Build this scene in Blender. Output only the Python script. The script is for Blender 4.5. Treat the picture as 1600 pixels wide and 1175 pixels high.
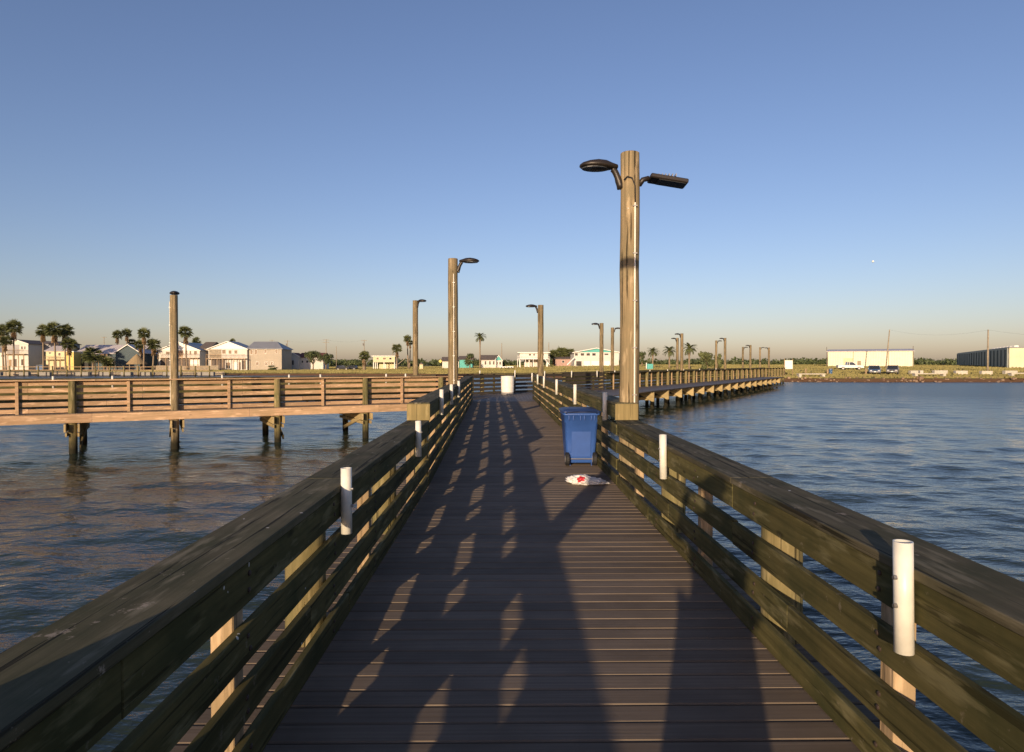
import bpy, bmesh, math, random
import numpy as np
from mathutils import Vector, Matrix, Euler
random.seed(7); np.random.seed(7)
R = math.radians
for o in list(bpy.data.objects): bpy.data.objects.remove(o)
S = bpy.context.scene
COL = S.collection

# ------------------------------------------------------------------ camera
FPX, PCX, PCY, HOR, VPX = 1010.0, 800.0, 587.5, 569.5, 789.0
CAMZ = 1.6
cam = bpy.data.objects.new('camera', bpy.data.cameras.new('camera'))
COL.objects.link(cam); S.camera = cam
cam.data.sensor_width = 36.0
cam.data.lens = 36.0 * FPX / 1600.0
cam.data.clip_start = 0.05; cam.data.clip_end = 6000
cam.location = (0, 0, CAMZ)
cam.rotation_euler = (R(90) - math.atan((PCY - HOR) / FPX), 0, -math.atan((PCX - VPX) / FPX))
CR = cam.rotation_euler.to_matrix()
S.render.resolution_x = 1024; S.render.resolution_y = 752

# ------------------------------------------------------------------ sky, sun, exposure
SUN_AZ, SUN_EL = R(17.5), R(10.2)       # light travels 17.5 deg right of straight ahead
w = bpy.data.worlds.new('World'); S.world = w; w.use_nodes = True
nt = w.node_tree; nt.nodes.clear()
sky = nt.nodes.new('ShaderNodeTexSky'); sky.sky_type = 'NISHITA'; sky.sun_disc = False
sky.sun_elevation = SUN_EL; sky.sun_rotation = math.pi + SUN_AZ
sky.altitude = 0; sky.air_density = 1.0; sky.dust_density = .9; sky.ozone_density = 3.0
bg = nt.nodes.new('ShaderNodeBackground'); bg.inputs[1].default_value = 0.135
wo = nt.nodes.new('ShaderNodeOutputWorld')
tint = nt.nodes.new('ShaderNodeVectorMath'); tint.operation = 'MULTIPLY'; tint.inputs[1].default_value = (1.20, .95, 1.0)   # white balance of the whole sky
nt.links.new(sky.outputs[0], tint.inputs[0]); nt.links.new(tint.outputs[0], bg.inputs[0]); nt.links.new(bg.outputs[0], wo.inputs[0])
sd = bpy.data.lights.new('sun', 'SUN'); sd.energy = 5.0; sd.angle = R(0.5); sd.color = (1.0, 0.76, 0.50)
so = bpy.data.objects.new('sun', sd); COL.objects.link(so)
so.rotation_euler = Vector((math.sin(SUN_AZ) * math.cos(SUN_EL), math.cos(SUN_AZ) * math.cos(SUN_EL), -math.sin(SUN_EL))).to_track_quat('-Z', 'Y').to_euler()
so.location = (-30, -80, 30)
S.view_settings.view_transform = 'Standard'; S.view_settings.look = 'None'
S.view_settings.gamma = 1.0; S.view_settings.use_curve_mapping = False
S.view_settings.exposure = 0.2

# ------------------------------------------------------------------ helpers
def ray(px, py):
    return CR @ Vector(((px - PCX) / FPX, (PCY - py) / FPX, -1.0))
def at_y(px, py, Y):                 # point of the pixel's ray at forward distance Y
    d = ray(px, py); return Vector((0, 0, CAMZ)) + d * (Y / d.y)
def at_z(px, py, z):                 # point of the pixel's ray at height z
    d = ray(px, py); return Vector((0, 0, CAMZ)) + d * ((z - CAMZ) / d.z)

def tag(o, label=None, cat=None, group=None, kind=None):
    if label: o['label'] = label
    if cat: o['category'] = cat
    if group: o['group'] = group
    if kind: o['kind'] = kind
    return o
def link(o, parent=None):
    COL.objects.link(o)
    if parent is not None:
        o.parent = parent; o.matrix_parent_inverse = parent.matrix_basis.inverted()
    return o
def empty(name, loc, label=None, cat=None, group=None, rz=0):
    o = bpy.data.objects.new(name, None); o.empty_display_size = 0.2
    o.location = loc; o.rotation_euler = (0, 0, rz); COL.objects.link(o)
    return tag(o, label, cat, group)
def place(name, me, mat=None, parent=None, loc=(0, 0, 0), rot=(0, 0, 0), scale=(1, 1, 1)):
    o = bpy.data.objects.new(name, me)
    o.location = loc; o.rotation_euler = rot; o.scale = scale
    if mat is not None and not me.materials: me.materials.append(mat)
    return link(o, parent)
def copy_tree(o, parent=None):
    c = o.copy(); COL.objects.link(c)
    if parent is not None:
        c.parent = parent; c.matrix_parent_inverse = o.matrix_parent_inverse.copy()
    for ch in o.children: copy_tree(ch, c)
    return c

class MB:
    def __init__(s): s.v = []; s.f = []
    def add(s, vs, fs):
        n = len(s.v); s.v += [tuple(v) for v in vs]; s.f += [tuple(i + n for i in f) for f in fs]; return s
    def box(s, c, d, rz=0.0, M=None):
        x, y, z = d[0] / 2, d[1] / 2, d[2] / 2
        vs = [Vector((a * x, b * y, e * z)) for a in (-1, 1) for b in (-1, 1) for e in (-1, 1)]
        m = Matrix.Translation(c) @ (M if M is not None else Matrix.Rotation(rz, 4, 'Z'))
        return s.add([m @ v for v in vs], [(0, 1, 3, 2), (4, 6, 7, 5), (0, 4, 5, 1), (2, 3, 7, 6), (0, 2, 6, 4), (1, 5, 7, 3)])
    def beam(s, p0, p1, wd, ht, up=(0, 0, 1)):
        p0 = Vector(p0); p1 = Vector(p1); a = (p1 - p0); L = a.length; a.normalize()
        side = Vector(up).cross(a)
        if side.length < 1e-4: side = Vector((1, 0, 0))
        side.normalize(); u = a.cross(side)
        m = Matrix((a, side, u)).transposed().to_4x4(); 
        return s.box((p0 + p1) / 2, (L, wd, ht), M=m)
    def tube(s, pts, rad, seg=10, cap=True):
        pts = [Vector(p) for p in pts]; n = len(pts); base = len(s.v)
        if not hasattr(rad, '__len__'): rad = [rad] * n
        t0 = (pts[1] - pts[0]).normalized(); ref = Vector((1, 0, 0)) if abs(t0.x) < .9 else Vector((0, 1, 0))
        for i, p in enumerate(pts):
            t = (pts[min(i + 1, n - 1)] - pts[max(i - 1, 0)]).normalized()
            a = t.cross(ref).normalized(); b = t.cross(a)
            for k in range(seg):
                q = 2 * math.pi * k / seg
                s.v.append(tuple(p + (a * math.cos(q) + b * math.sin(q)) * rad[i]))
        for i in range(n - 1):
            for k in range(seg):
                k2 = (k + 1) % seg
                s.f.append((base + i * seg + k, base + i * seg + k2, base + (i + 1) * seg + k2, base + (i + 1) * seg + k))
        if cap:
            s.f.append(tuple(base + k for k in reversed(range(seg)))); s.f.append(tuple(base + (n - 1) * seg + k for k in range(seg)))
        return s
    def lathe(s, prof, seg=20, c=(0, 0, 0)):
        base = len(s.v); n = len(prof)
        for r, z in prof:
            for k in range(seg):
                q = 2 * math.pi * k / seg; s.v.append((c[0] + r * math.cos(q), c[1] + r * math.sin(q), c[2] + z))
        for i in range(n - 1):
            for k in range(seg):
                k2 = (k + 1) % seg
                s.f.append((base + i * seg + k, base + i * seg + k2, base + (i + 1) * seg + k2, base + (i + 1) * seg + k))
        return s
    def prism(s, poly, y0, y1, plane='XZ'):        # polygon extruded along the third axis
        n = len(poly); base = len(s.v)
        for y in (y0, y1):
            for a, b in poly:
                s.v.append((a, y, b) if plane == 'XZ' else ((a, b, y) if plane == 'XY' else (y, a, b)))
        s.f.append(tuple(base + i for i in range(n))); s.f.append(tuple(base + n + i for i in reversed(range(n))))
        for i in range(n):
            j = (i + 1) % n; s.f.append((base + i, base + n + i, base + n + j, base + j))
        return s
    def mesh(s, name, smooth=False, bevel=0.0, seg=1, fix=True):
        me = bpy.data.meshes.new(name); me.from_pydata(s.v, [], s.f)
        if fix or bevel:
            b = bmesh.new(); b.from_mesh(me)
            bmesh.ops.recalc_face_normals(b, faces=b.faces)
            if bevel:
                bmesh.ops.bevel(b, geom=[e for e in b.edges if len(e.link_faces) == 2 and e.calc_face_angle(0) > .6], offset=bevel, segments=seg, affect='EDGES', profile=.5)
            b.to_mesh(me); b.free()
        if smooth:
            for p in me.polygons: p.use_smooth = True
        me.update(); return me
    def build(s, name, mat, parent=None, smooth=False, bevel=0.0, seg=1, loc=(0, 0, 0), rot=(0, 0, 0)):
        return place(name, s.mesh(name, smooth, bevel, seg), mat, parent, loc, rot)

# ------------------------------------------------------------------ materials
class N:
    def __init__(s, name):
        s.m = bpy.data.materials.new(name); s.m.use_nodes = True; s.t = s.m.node_tree; s.t.nodes.clear()
        s.out = s.n('ShaderNodeOutputMaterial'); s.b = s.n('ShaderNodeBsdfPrincipled'); s.l(s.b.outputs[0], s.out.inputs[0])
    def n(s, t, **k):
        x = s.t.nodes.new(t)
        for a, b in k.items(): setattr(x, a, b)
        return x
    def l(s, a, b): s.t.links.new(a, b)
    def ramp(s, fac, stops):
        r = s.n('ShaderNodeValToRGB'); e = r.color_ramp.elements
        while len(e) < len(stops): e.new(0.5)
        for i, (p, c) in enumerate(stops): e[i].position = p; e[i].color = (*c, 1) if len(c) == 3 else c
        s.l(fac, r.inputs[0]); return r.outputs[0]
    def noise(s, vec, scale, detail=4, rough=.55):
        x = s.n('ShaderNodeTexNoise'); x.inputs['Scale'].default_value = scale; x.inputs['Detail'].default_value = detail
        x.inputs['Roughness'].default_value = rough
        if vec is not None: s.l(vec, x.inputs['Vector'])
        return x.outputs['Fac']
    def mix(s, fac, a, b, mode='MIX'):
        x = s.n('ShaderNodeMix', data_type='RGBA', blend_type=mode)
        for sock, v in ((0, fac), (6, a), (7, b)):
            if hasattr(v, 'is_linked') or hasattr(v, 'links'): s.l(v, x.inputs[sock])
            else: x.inputs[sock].default_value = v if not isinstance(v, tuple) else (*v[:3], 1)
        return x.outputs[2]
    def math(s, op, a, b=0.0, clamp=False):
        x = s.n('ShaderNodeMath', operation=op, use_clamp=clamp)
        for i, v in enumerate((a, b)):
            if hasattr(v, 'links'): s.l(v, x.inputs[i])
            else: x.inputs[i].default_value = v
        return x.outputs[0]
    def bump(s, h, strength=.3, dist=.01):
        x = s.n('ShaderNodeBump'); x.inputs['Strength'].default_value = strength; x.inputs['Distance'].default_value = dist
        s.l(h, x.inputs['Height']); s.l(x.outputs[0], s.b.inputs['Normal'])
    def setp(s, rough=.8, metal=0.0, spec=None):
        s.b.inputs['Roughness'].default_value = rough; s.b.inputs['Metallic'].default_value = metal
        if spec is not None: s.b.inputs['Specular IOR Level'].default_value = spec

def wood(name, c1, c2, stain=None, axis='X', across=26.0, along=1.1, rough=.85, amt=.6, bump=.35, vary=.35, water=False, spec=.12, knots=True, checks=.0, specks=.0):
    k = N(name); tc = k.n('ShaderNodeTexCoord'); oi = k.n('ShaderNodeObjectInfo')
    sc = k.n('ShaderNodeVectorMath', operation='SCALE'); k.l(oi.outputs['Random'], sc.inputs['Scale']); sc.inputs[0].default_value = (37, 91, 53)
    ad = k.n('ShaderNodeVectorMath', operation='ADD'); k.l(tc.outputs['Object'], ad.inputs[0]); k.l(sc.outputs[0], ad.inputs[1])
    mp = k.n('ShaderNodeMapping'); k.l(ad.outputs[0], mp.inputs[0])
    mp.inputs['Scale'].default_value = tuple(along if a == axis else across for a in 'XYZ')
    g = k.noise(mp.outputs[0], 1.0, 7, .62)
    col = k.ramp(g, [(.28, c1), (.72, c2)])
    if stain:
        b = k.noise(ad.outputs[0], 2.3, 5, .6)
        f = k.ramp(b, [(.42, (0, 0, 0)), (.68, (amt, amt, amt))])
        col = k.mix(f, col, stain)
    # knots and checks
    kn = k.n('ShaderNodeTexVoronoi'); kn.inputs['Scale'].default_value = 1.0
    m2 = k.n('ShaderNodeMapping'); k.l(ad.outputs[0], m2.inputs[0]); m2.inputs['Scale'].default_value = tuple(2.2 if a == axis else 7.0 for a in 'XYZ')
    k.l(m2.outputs[0], kn.inputs['Vector'])
    if knots:
        kf = k.ramp(kn.outputs['Distance'], [(.05, (.75, .75, .75)), (.13, (0, 0, 0))])
        col = k.mix(kf, col, tuple(x * .45 for x in c1))
    hgt = g
    if checks:      # drying cracks along the grain
        m3 = k.n('ShaderNodeMapping'); k.l(ad.outputs[0], m3.inputs[0]); m3.inputs['Scale'].default_value = tuple(.8 if a == axis else 30.0 for a in 'XYZ')
        cn = k.noise(m3.outputs[0], 1.0, 3, .5); cf = k.ramp(cn, [(.60, (0, 0, 0)), (.645, (checks,) * 3)])
        col = k.mix(cf, col, tuple(x * .22 for x in c1)); hgt = k.math('SUBTRACT', g, k.math('MULTIPLY', cf, 1.2))
        m4 = k.n('ShaderNodeMapping'); k.l(ad.outputs[0], m4.inputs[0]); m4.inputs['Scale'].default_value = tuple(1.6 if a == axis else 9.0 for a in 'XYZ')
        pn = k.noise(m4.outputs[0], 1.3, 4, .6); col = k.mix(k.ramp(pn, [(.56, (0, 0, 0)), (.66, (.55, .55, .55))]), col, tuple(min(1, (x + .03) * 1.35) for x in c2))
    if specks:      # droppings, lichen and bare worn spots
        sn = k.noise(ad.outputs[0], 9.0, 5, .7); col = k.mix(k.ramp(sn, [(.64, (0, 0, 0)), (.70, (specks,) * 3)]), col, (.40, .33, .26))
        sn2 = k.noise(ad.outputs[0], 17.0, 2, .5); col = k.mix(k.ramp(sn2, [(.775, (0, 0, 0)), (.79, (1, 1, 1))]), col, (.62, .60, .55))
    hv = k.n('ShaderNodeHueSaturation'); k.l(col, hv.inputs['Color'])
    k.l(k.math('MULTIPLY_ADD', oi.outputs['Random'], vary), hv.inputs['Value'])
    hv.inputs['Value'].links[0].from_node.inputs[2].default_value = 1 - vary / 2
    col = hv.outputs[0]
    if water:      # algae and wet wood around the tide line
        ge = k.n('ShaderNodeNewGeometry'); sx = k.n('ShaderNodeSeparateXYZ'); k.l(ge.outputs['Position'], sx.inputs[0])
        zz = k.math('ADD', sx.outputs[2], k.math('MULTIPLY', k.noise(ge.outputs['Position'], 3.5, 3), .35))
        mr = k.n('ShaderNodeMapRange'); mr.inputs[1].default_value = -1.0; mr.inputs[2].default_value = -.45; k.l(zz, mr.inputs[0])
        col = k.mix(mr.outputs[0], (.022, .02, .012), col)
    k.l(col, k.b.inputs['Base Color']); k.setp(rough, 0, spec)
    k.bump(hgt, bump, .006); return k.m

def plain(name, c, rough=.6, metal=0.0, spec=None, var=.12, scale=6.0, bump=0.0):
    k = N(name); tc = k.n('ShaderNodeTexCoord')
    f = k.noise(tc.outputs['Object'], scale, 5, .6)
    col = k.ramp(f, [(.3, tuple(x * (1 - var) for x in c)), (.7, tuple(min(1, x * (1 + var)) for x in c))])
    k.l(col, k.b.inputs['Base Color']); k.setp(rough, metal, spec)
    if bump: k.bump(f, bump, .01)
    return k.m

def siding(name, c, pitch=.18, rough=.7):
    k = N(name); ge = k.n('ShaderNodeNewGeometry'); sx = k.n('ShaderNodeSeparateXYZ'); k.l(ge.outputs['Position'], sx.inputs[0])
    fr = k.math('FRACT', k.math('DIVIDE', sx.outputs[2], pitch))
    nz = k.noise(ge.outputs['Position'], .8, 4)
    col = k.ramp(nz, [(.3, tuple(x * .88 for x in c)), (.7, c)])
    k.l(col, k.b.inputs['Base Color']); k.setp(rough); k.bump(fr, .5, .02); return k.m

def ribbed(name, c, pitch=.3, rough=.45, metal=.0, axis=0):
    k = N(name); tc = k.n('ShaderNodeTexCoord'); sx = k.n('ShaderNodeSeparateXYZ'); k.l(tc.outputs['Object'], sx.inputs[0])
    fr = k.math('PINGPONG', sx.outputs[axis], pitch)
    nz = k.noise(tc.outputs['Object'], .5, 4)
    col = k.ramp(nz, [(.3, tuple(x * .85 for x in c)), (.7, c)])
    k.l(col, k.b.inputs['Base Color']); k.setp(rough, metal); k.bump(fr, .6, .05); return k.m

M = {}
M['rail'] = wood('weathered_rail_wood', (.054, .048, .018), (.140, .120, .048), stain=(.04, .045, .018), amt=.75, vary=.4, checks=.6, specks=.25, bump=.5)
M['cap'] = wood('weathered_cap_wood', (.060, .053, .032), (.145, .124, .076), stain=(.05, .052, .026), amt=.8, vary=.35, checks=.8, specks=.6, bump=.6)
M['post'] = wood('post_wood', (.26, .185, .105), (.42, .30, .18), stain=(.18, .14, .08), axis='Z', across=22, amt=.5, vary=.3, checks=.5)
M['dark'] = wood('dark_stained_wood', (.035, .03, .028), (.075, .062, .05), stain=(.03, .03, .022), amt=.6, vary=.3)
M['block'] = wood('block_wood', (.21, .165, .075), (.35, .275, .13), stain=(.17, .15, .065), axis='Z', across=24, amt=.5, checks=.4)
M['pile'] = wood('pile_wood', (.12, .10, .045), (.27, .215, .105), stain=(.10, .105, .045), axis='Z', across=18, along=.7, amt=.7, vary=.3, water=True, checks=.8, bump=.8)
M['pole'] = wood('lamp_pole_wood', (.125, .098, .056), (.33, .25, .145), stain=(.17, .145, .085), axis='Z', across=24, along=.6, amt=.6, vary=.25, bump=.9, water=True, checks=.9, specks=.2)
M['tan'] = wood('tan_pine_boards', (.33, .21, .12), (.53, .36, .225), stain=(.30, .22, .125), amt=.5, vary=.35, checks=.25)  # tan is the boards' own colour
M['brace'] = wood('brace_wood', (.33, .25, .12), (.50, .39, .21), stain=(.2, .16, .08), amt=.5, vary=.3, water=True)
M['deck'] = wood('composite_deck_board', (.138, .106, .078), (.218, .172, .130), stain=(.11, .086, .064), across=60, along=.8, amt=.5, vary=.34, rough=.75, bump=.2, spec=.15, knots=False)

def deck_far():
    k = N('deck_boards_far'); tc = k.n('ShaderNodeTexCoord'); sx = k.n('ShaderNodeSeparateXYZ'); k.l(tc.outputs['Object'], sx.inputs[0])
    fr = k.math('FRACT', k.math('DIVIDE', sx.outputs[0], .146))
    gap = k.math('LESS_THAN', fr, .06)
    nz = k.noise(tc.outputs['Object'], 3, 4)
    col = k.ramp(nz, [(.3, (.11, .09, .078)), (.7, (.17, .142, .123))])
    k.l(k.mix(gap, col, (.02, .018, .016)), k.b.inputs['Base Color']); k.setp(.65); k.bump(k.math('SUBTRACT', 1, gap), .6, .01); return k.m
M['deck_far'] = deck_far()
M['pvc'] = plain('white_pvc', (.70, .68, .60), .4, var=.14, scale=7)
M['steel'] = plain('dull_steel', (.30, .29, .28), .45, .8)
M['bronze'] = plain('dark_bronze_housing', (.028, .022, .018), .45, .2, var=.25)
M['lens'] = plain('lamp_lens', (.055, .058, .058), .25, var=.05)
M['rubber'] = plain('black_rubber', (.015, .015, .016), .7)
M['blue'] = plain('blue_bin_plastic', (.034, .095, .33), .42, var=.14, scale=3, bump=.05)
M['darkblue'] = plain('dark_blue_lid', (.015, .035, .12), .5, var=.15)
M['drum'] = plain('white_drum_plastic', (.78, .74, .66), .5, var=.06)
M['grey'] = plain('grey_plastic', (.22, .21, .20), .6)
M['concrete'] = plain('concrete', (.50, .46, .38), .9, var=.18, scale=3)
M['rubble'] = plain('rubble', (.22, .15, .10), .95, var=.6, scale=.7)
M['white'] = siding('white_siding', (.64, .61, .55))
M['cream'] = siding('cream_siding', (.66, .58, .36))
M['yellow'] = siding('yellow_siding', (.72, .56, .18))
M['tanbrick'] = siding('tan_brick', (.42, .36, .28), .12)
M['shadedside'] = siding('shaded_white_siding', (.34, .33, .33))  # white siding with the shade put into its colour
M['blueside'] = siding('slate_blue_siding', (.055, .085, .10))
M['teal'] = siding('teal_siding', (.10, .42, .38))
M['pink'] = siding('pink_siding', (.42, .27, .23))
M['trim'] = plain('white_trim', (.80, .78, .72), .6, var=.05)
M['roofgrey'] = ribbed('grey_metal_roof', (.26, .27, .29))
M['roofpink'] = ribbed('pale_metal_roof', (.58, .52, .50))
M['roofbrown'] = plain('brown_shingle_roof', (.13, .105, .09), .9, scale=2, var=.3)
M['roofred'] = plain('maroon_roof', (.12, .04, .03), .85, scale=2, var=.25)
M['thatch'] = plain('palm_thatch', (.30, .22, .12), .95, scale=9, var=.45, bump=.6)
M['glass'] = plain('window_glass', (.03, .035, .04), .08, spec=.8, var=.2)
M['metalwall'] = ribbed('cream_metal_wall', (.72, .67, .46), .35)
M['darkmetal'] = ribbed('dark_green_metal_wall', (.10, .13, .125), .5, axis=1)
M['deckwood'] = wood('house_deck_wood', (.30, .20, .12), (.46, .33, .21), stain=(.2, .14, .09), amt=.5)
M['oldwood'] = plain('grey_old_wood', (.30, .25, .18), .9, var=.3, scale=2)
M['leaf'] = plain('broad_leaves', (.065, .085, .028), .7, var=.5, scale=.9)
M['palmleaf'] = plain('palm_leaves', (.10, .115, .04), .6, var=.45, scale=.8)
M['deadleaf'] = plain('dead_palm_leaves', (.26, .17, .085), .9, var=.35, scale=1.2)
M['bark'] = plain('palm_bark', (.24, .18, .12), .95, var=.3, scale=4, bump=.5)
M['shrub'] = plain('shrub_leaves', (.10, .115, .04), .8, var=.5, scale=.6)
M['grass'] = plain('grass_blades', (.20, .175, .062), .9, var=.4, scale=.12)
M['paintwhite'] = plain('white_car_paint', (.75, .74, .70), .25, var=.03)
M['paintblue'] = plain('blue_car_paint', (.05, .12, .24), .25, var=.05)
M['paintgrey'] = plain('grey_car_paint', (.20, .20, .20), .25, .3, var=.05)
M['paintdark'] = plain('dark_car_paint', (.015, .02, .035), .25, var=.05)
M['headlight'] = plain('headlight_glass', (.6, .6, .58), .15, var=.05)
M['signyellow'] = plain('yellow_sign_paint', (.65, .50, .10), .5, var=.06)

def ground_mat():
    k = N('field_ground'); ge = k.n('ShaderNodeNewGeometry'); sx = k.n('ShaderNodeSeparateXYZ'); k.l(ge.outputs['Position'], sx.inputs[0])
    a = k.noise(ge.outputs['Position'], .06, 6, .6); b = k.noise(ge.outputs['Position'], 1.4, 5, .6)
    col = k.ramp(a, [(.3, (.17, .17, .055)), (.52, (.24, .21, .085)), (.72, (.34, .27, .15))])
    col = k.mix(k.math('MULTIPLY', b, .5), col, (.11, .12, .04))
    zz = k.math('ADD', sx.outputs[2], k.math('MULTIPLY', b, .3))
    mr = k.n('ShaderNodeMapRange'); mr.inputs[1].default_value = -.75; mr.inputs[2].default_value = -.5; k.l(zz, mr.inputs[0])
    col = k.mix(mr.outputs[0], (.16, .09, .05), col)
    k.l(col, k.b.inputs['Base Color']); k.setp(.95, 0, .1); k.bump(b, .8, .15); return k.m
M['ground'] = ground_mat()

def water_mat():
    k = N('bay_water'); ge = k.n('ShaderNodeNewGeometry')
    k.b.inputs['Base Color'].default_value = (.026, .038, .026, 1); k.setp(.06, 0, .42)
    # glassier inshore by the pier, wind-ruffled out on the open bay
    ln = k.n('ShaderNodeVectorMath', operation='LENGTH'); k.l(ge.outputs['Position'], ln.inputs[0])
    mr = k.n('ShaderNodeMapRange'); mr.inputs[1].default_value = 12; mr.inputs[2].default_value = 75; mr.inputs[3].default_value = .05; mr.inputs[4].default_value = .30
    k.l(ln.outputs['Value'], mr.inputs[0]); k.l(mr.outputs[0], k.b.inputs['Roughness']); k.b.inputs['IOR'].default_value = 1.333
    mp = k.n('ShaderNodeMapping'); k.l(ge.outputs['Position'], mp.inputs[0]); mp.inputs['Scale'].default_value = (1.0, 1.9, 1.0); mp.inputs['Rotation'].default_value = (0, 0, R(14))
    a = k.noise(mp.outputs[0], 1.6, 3, .5); b = k.noise(mp.outputs[0], 5.5, 3, .55)
    h = k.math('ADD', k.math('MULTIPLY', a, .10), k.math('MULTIPLY', b, .026))
    k.bump(h, .55, 1.0); return k.m
M['water'] = water_mat()

# ------------------------------------------------------------------ land and water
WATER = -1.35
SHX = [-700, -150, -75, -40, -10, 10, 30, 45, 60, 120, 700]
SHY = [172, 170, 172, 170, 158, 146, 124, 110, 107, 105, 95]
def shore(x): return float(np.interp(x, SHX, SHY))
def gz(x, y):
    d = y - shore(x)
    if d < 0: return WATER - .02 + max(d * .12, -1.2)
    s = float(np.interp(x, [-60, 0, 30, 60], [.004, .012, .022, .034]))
    bank = .62 * min(1.0, d / 1.6)
    return WATER + bank + 2.1 * (1 - math.exp(-max(0, d - 1) * s / 2.1)) + .06 * math.sin(x * .31 + y * .17) * min(1, d / 6)

def build_land():
    xs = sorted(set(list(np.linspace(-900, -200, 15)) + list(np.linspace(-200, 200, 161)) + list(np.linspace(200, 900, 15))))
    ts = [-14, -8, -3, -1, 0, .5, 1.0, 1.6, 2.4, 4, 7, 11, 16, 22, 30, 40, 52, 66, 82, 100, 125, 160, 210, 280, 400, 600, 1000, 1800, 3500]
    v = []; f = []; n = len(ts)
    for x in xs:
        for t in ts:
            y = shore(x) + t + (math.sin(x * .9) * .35 + math.sin(x * .37 + 1) * .6 if -2 < t < 8 else 0)
            v.append((x, y, gz(x, shore(x) + t)))
    for i in range(len(xs) - 1):
        for j in range(n - 1): f.append((i * n + j, (i + 1) * n + j, (i + 1) * n + j + 1, i * n + j + 1))
    m = MB(); m.v = v; m.f = f
    o = m.build('ground', M['ground'], smooth=True); o['kind'] = 'structure'
build_land()

def build_water():
    th = np.concatenate([np.linspace(-math.pi, -R(62), 40)[:-1], np.linspace(-R(62), R(62), 560), np.linspace(R(62), math.pi, 40)[1:]])
    rs = [1.2]
    while rs[-1] < 330: rs.append(rs[-1] * 1.0088)
    rs = np.array(rs + [420, 700])
    T, Rr = np.meshgrid(th, rs); X = Rr * np.sin(T); Y = Rr * np.cos(T)
    cell = np.maximum(Rr * .0088, Rr * 2.16 / 560) ; cell = np.where(np.abs(T) > R(62), Rr * .13, cell)
    Z = np.zeros_like(X); rng = np.random.RandomState(3)
    for i in range(64):
        lam = .22 * (3.2 / .22) ** (rng.rand() ** 1.0)
        ang = R(78) + rng.randn() * R(26)
        k = 2 * math.pi / lam; amp = .0070 * lam * (.5 + rng.rand()) * (1.0 if lam < 1.6 else .6) / 2.2
        fade = np.clip((lam / cell - 2.0) / 3.0, 0, 1)
        Z += fade * amp * np.sin(k * (X * math.cos(ang) + Y * math.sin(ang)) + rng.rand() * 6.28)
    Z = Z + np.abs(Z) * .25 + WATER
    nr, nc = X.shape
    v = np.stack([X, Y, Z], -1).reshape(-1, 3)
    i, j = np.meshgrid(np.arange(nr - 1), np.arange(nc - 1), indexing='ij')
    a = (i * nc + j).ravel(); f = np.stack([a, a + nc, a + nc + 1, a + 1], 1)
    me = bpy.data.meshes.new('water')
    me.vertices.add(len(v)); me.vertices.foreach_set('co', v.ravel())
    me.loops.add(f.size); me.loops.foreach_set('vertex_index', f.ravel())
    me.polygons.add(len(f)); me.polygons.foreach_set('loop_start', np.arange(0, f.size, 4)); me.polygons.foreach_set('loop_total', np.full(len(f), 4))
    me.update(calc_edges=True); me.validate()
    me.polygons.foreach_set('use_smooth', np.ones(len(f), bool))
    b = bmesh.new(); b.from_mesh(me); 
    if b.faces and sum(fc.normal.z for fc in list(b.faces)[:50]) < 0: bmesh.ops.reverse_faces(b, faces=b.faces)
    b.to_mesh(me); b.free()
    o = place('water', me, M['water']); o['kind'] = 'structure'
build_water()

# ------------------------------------------------------------------ timber pieces shared by every railing
_cache = {}
def board(L, wd, ht, mat, bev=.004):
    key = (round(L, 2), wd, ht, mat.name)
    if key not in _cache:
        me = MB().box((0, 0, 0), (L, wd, ht)).mesh('board', bevel=bev); me.materials.append(mat); _cache[key] = me
    return _cache[key]
def upright(wd, H, mat):
    key = ('u', wd, round(H, 2), mat.name)
    if key not in _cache:
        me = MB().box((0, 0, H / 2), (wd, wd, H)).mesh('upright', bevel=.004); me.materials.append(mat); _cache[key] = me
    return _cache[key]
def roundpile(r, H, mat, seg=16):
    key = ('p', r, round(H, 2), mat.name)
    if key not in _cache:
        rng = random.Random(int(H * 100)); n = max(3, int(H / .5)); base_pts = [(rng.uniform(-.006, .006), rng.uniform(-.006, .006), H * i / n) for i in range(n + 1)]
        rad = [r * (1.04 - .10 * i / n + rng.uniform(-.015, .015)) for i in range(n + 1)]
        base_pts[-1] = (0, 0, H); m = MB().tube(base_pts + [(0, 0, H + .006)], rad + [rad[-1] * .93], seg)
        me = m.mesh('pile', smooth=False)
        for p in me.polygons:
            p.use_smooth = abs(p.normal.z) < .5
        me.materials.append(mat); _cache[key] = me
    return _cache[key]

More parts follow.
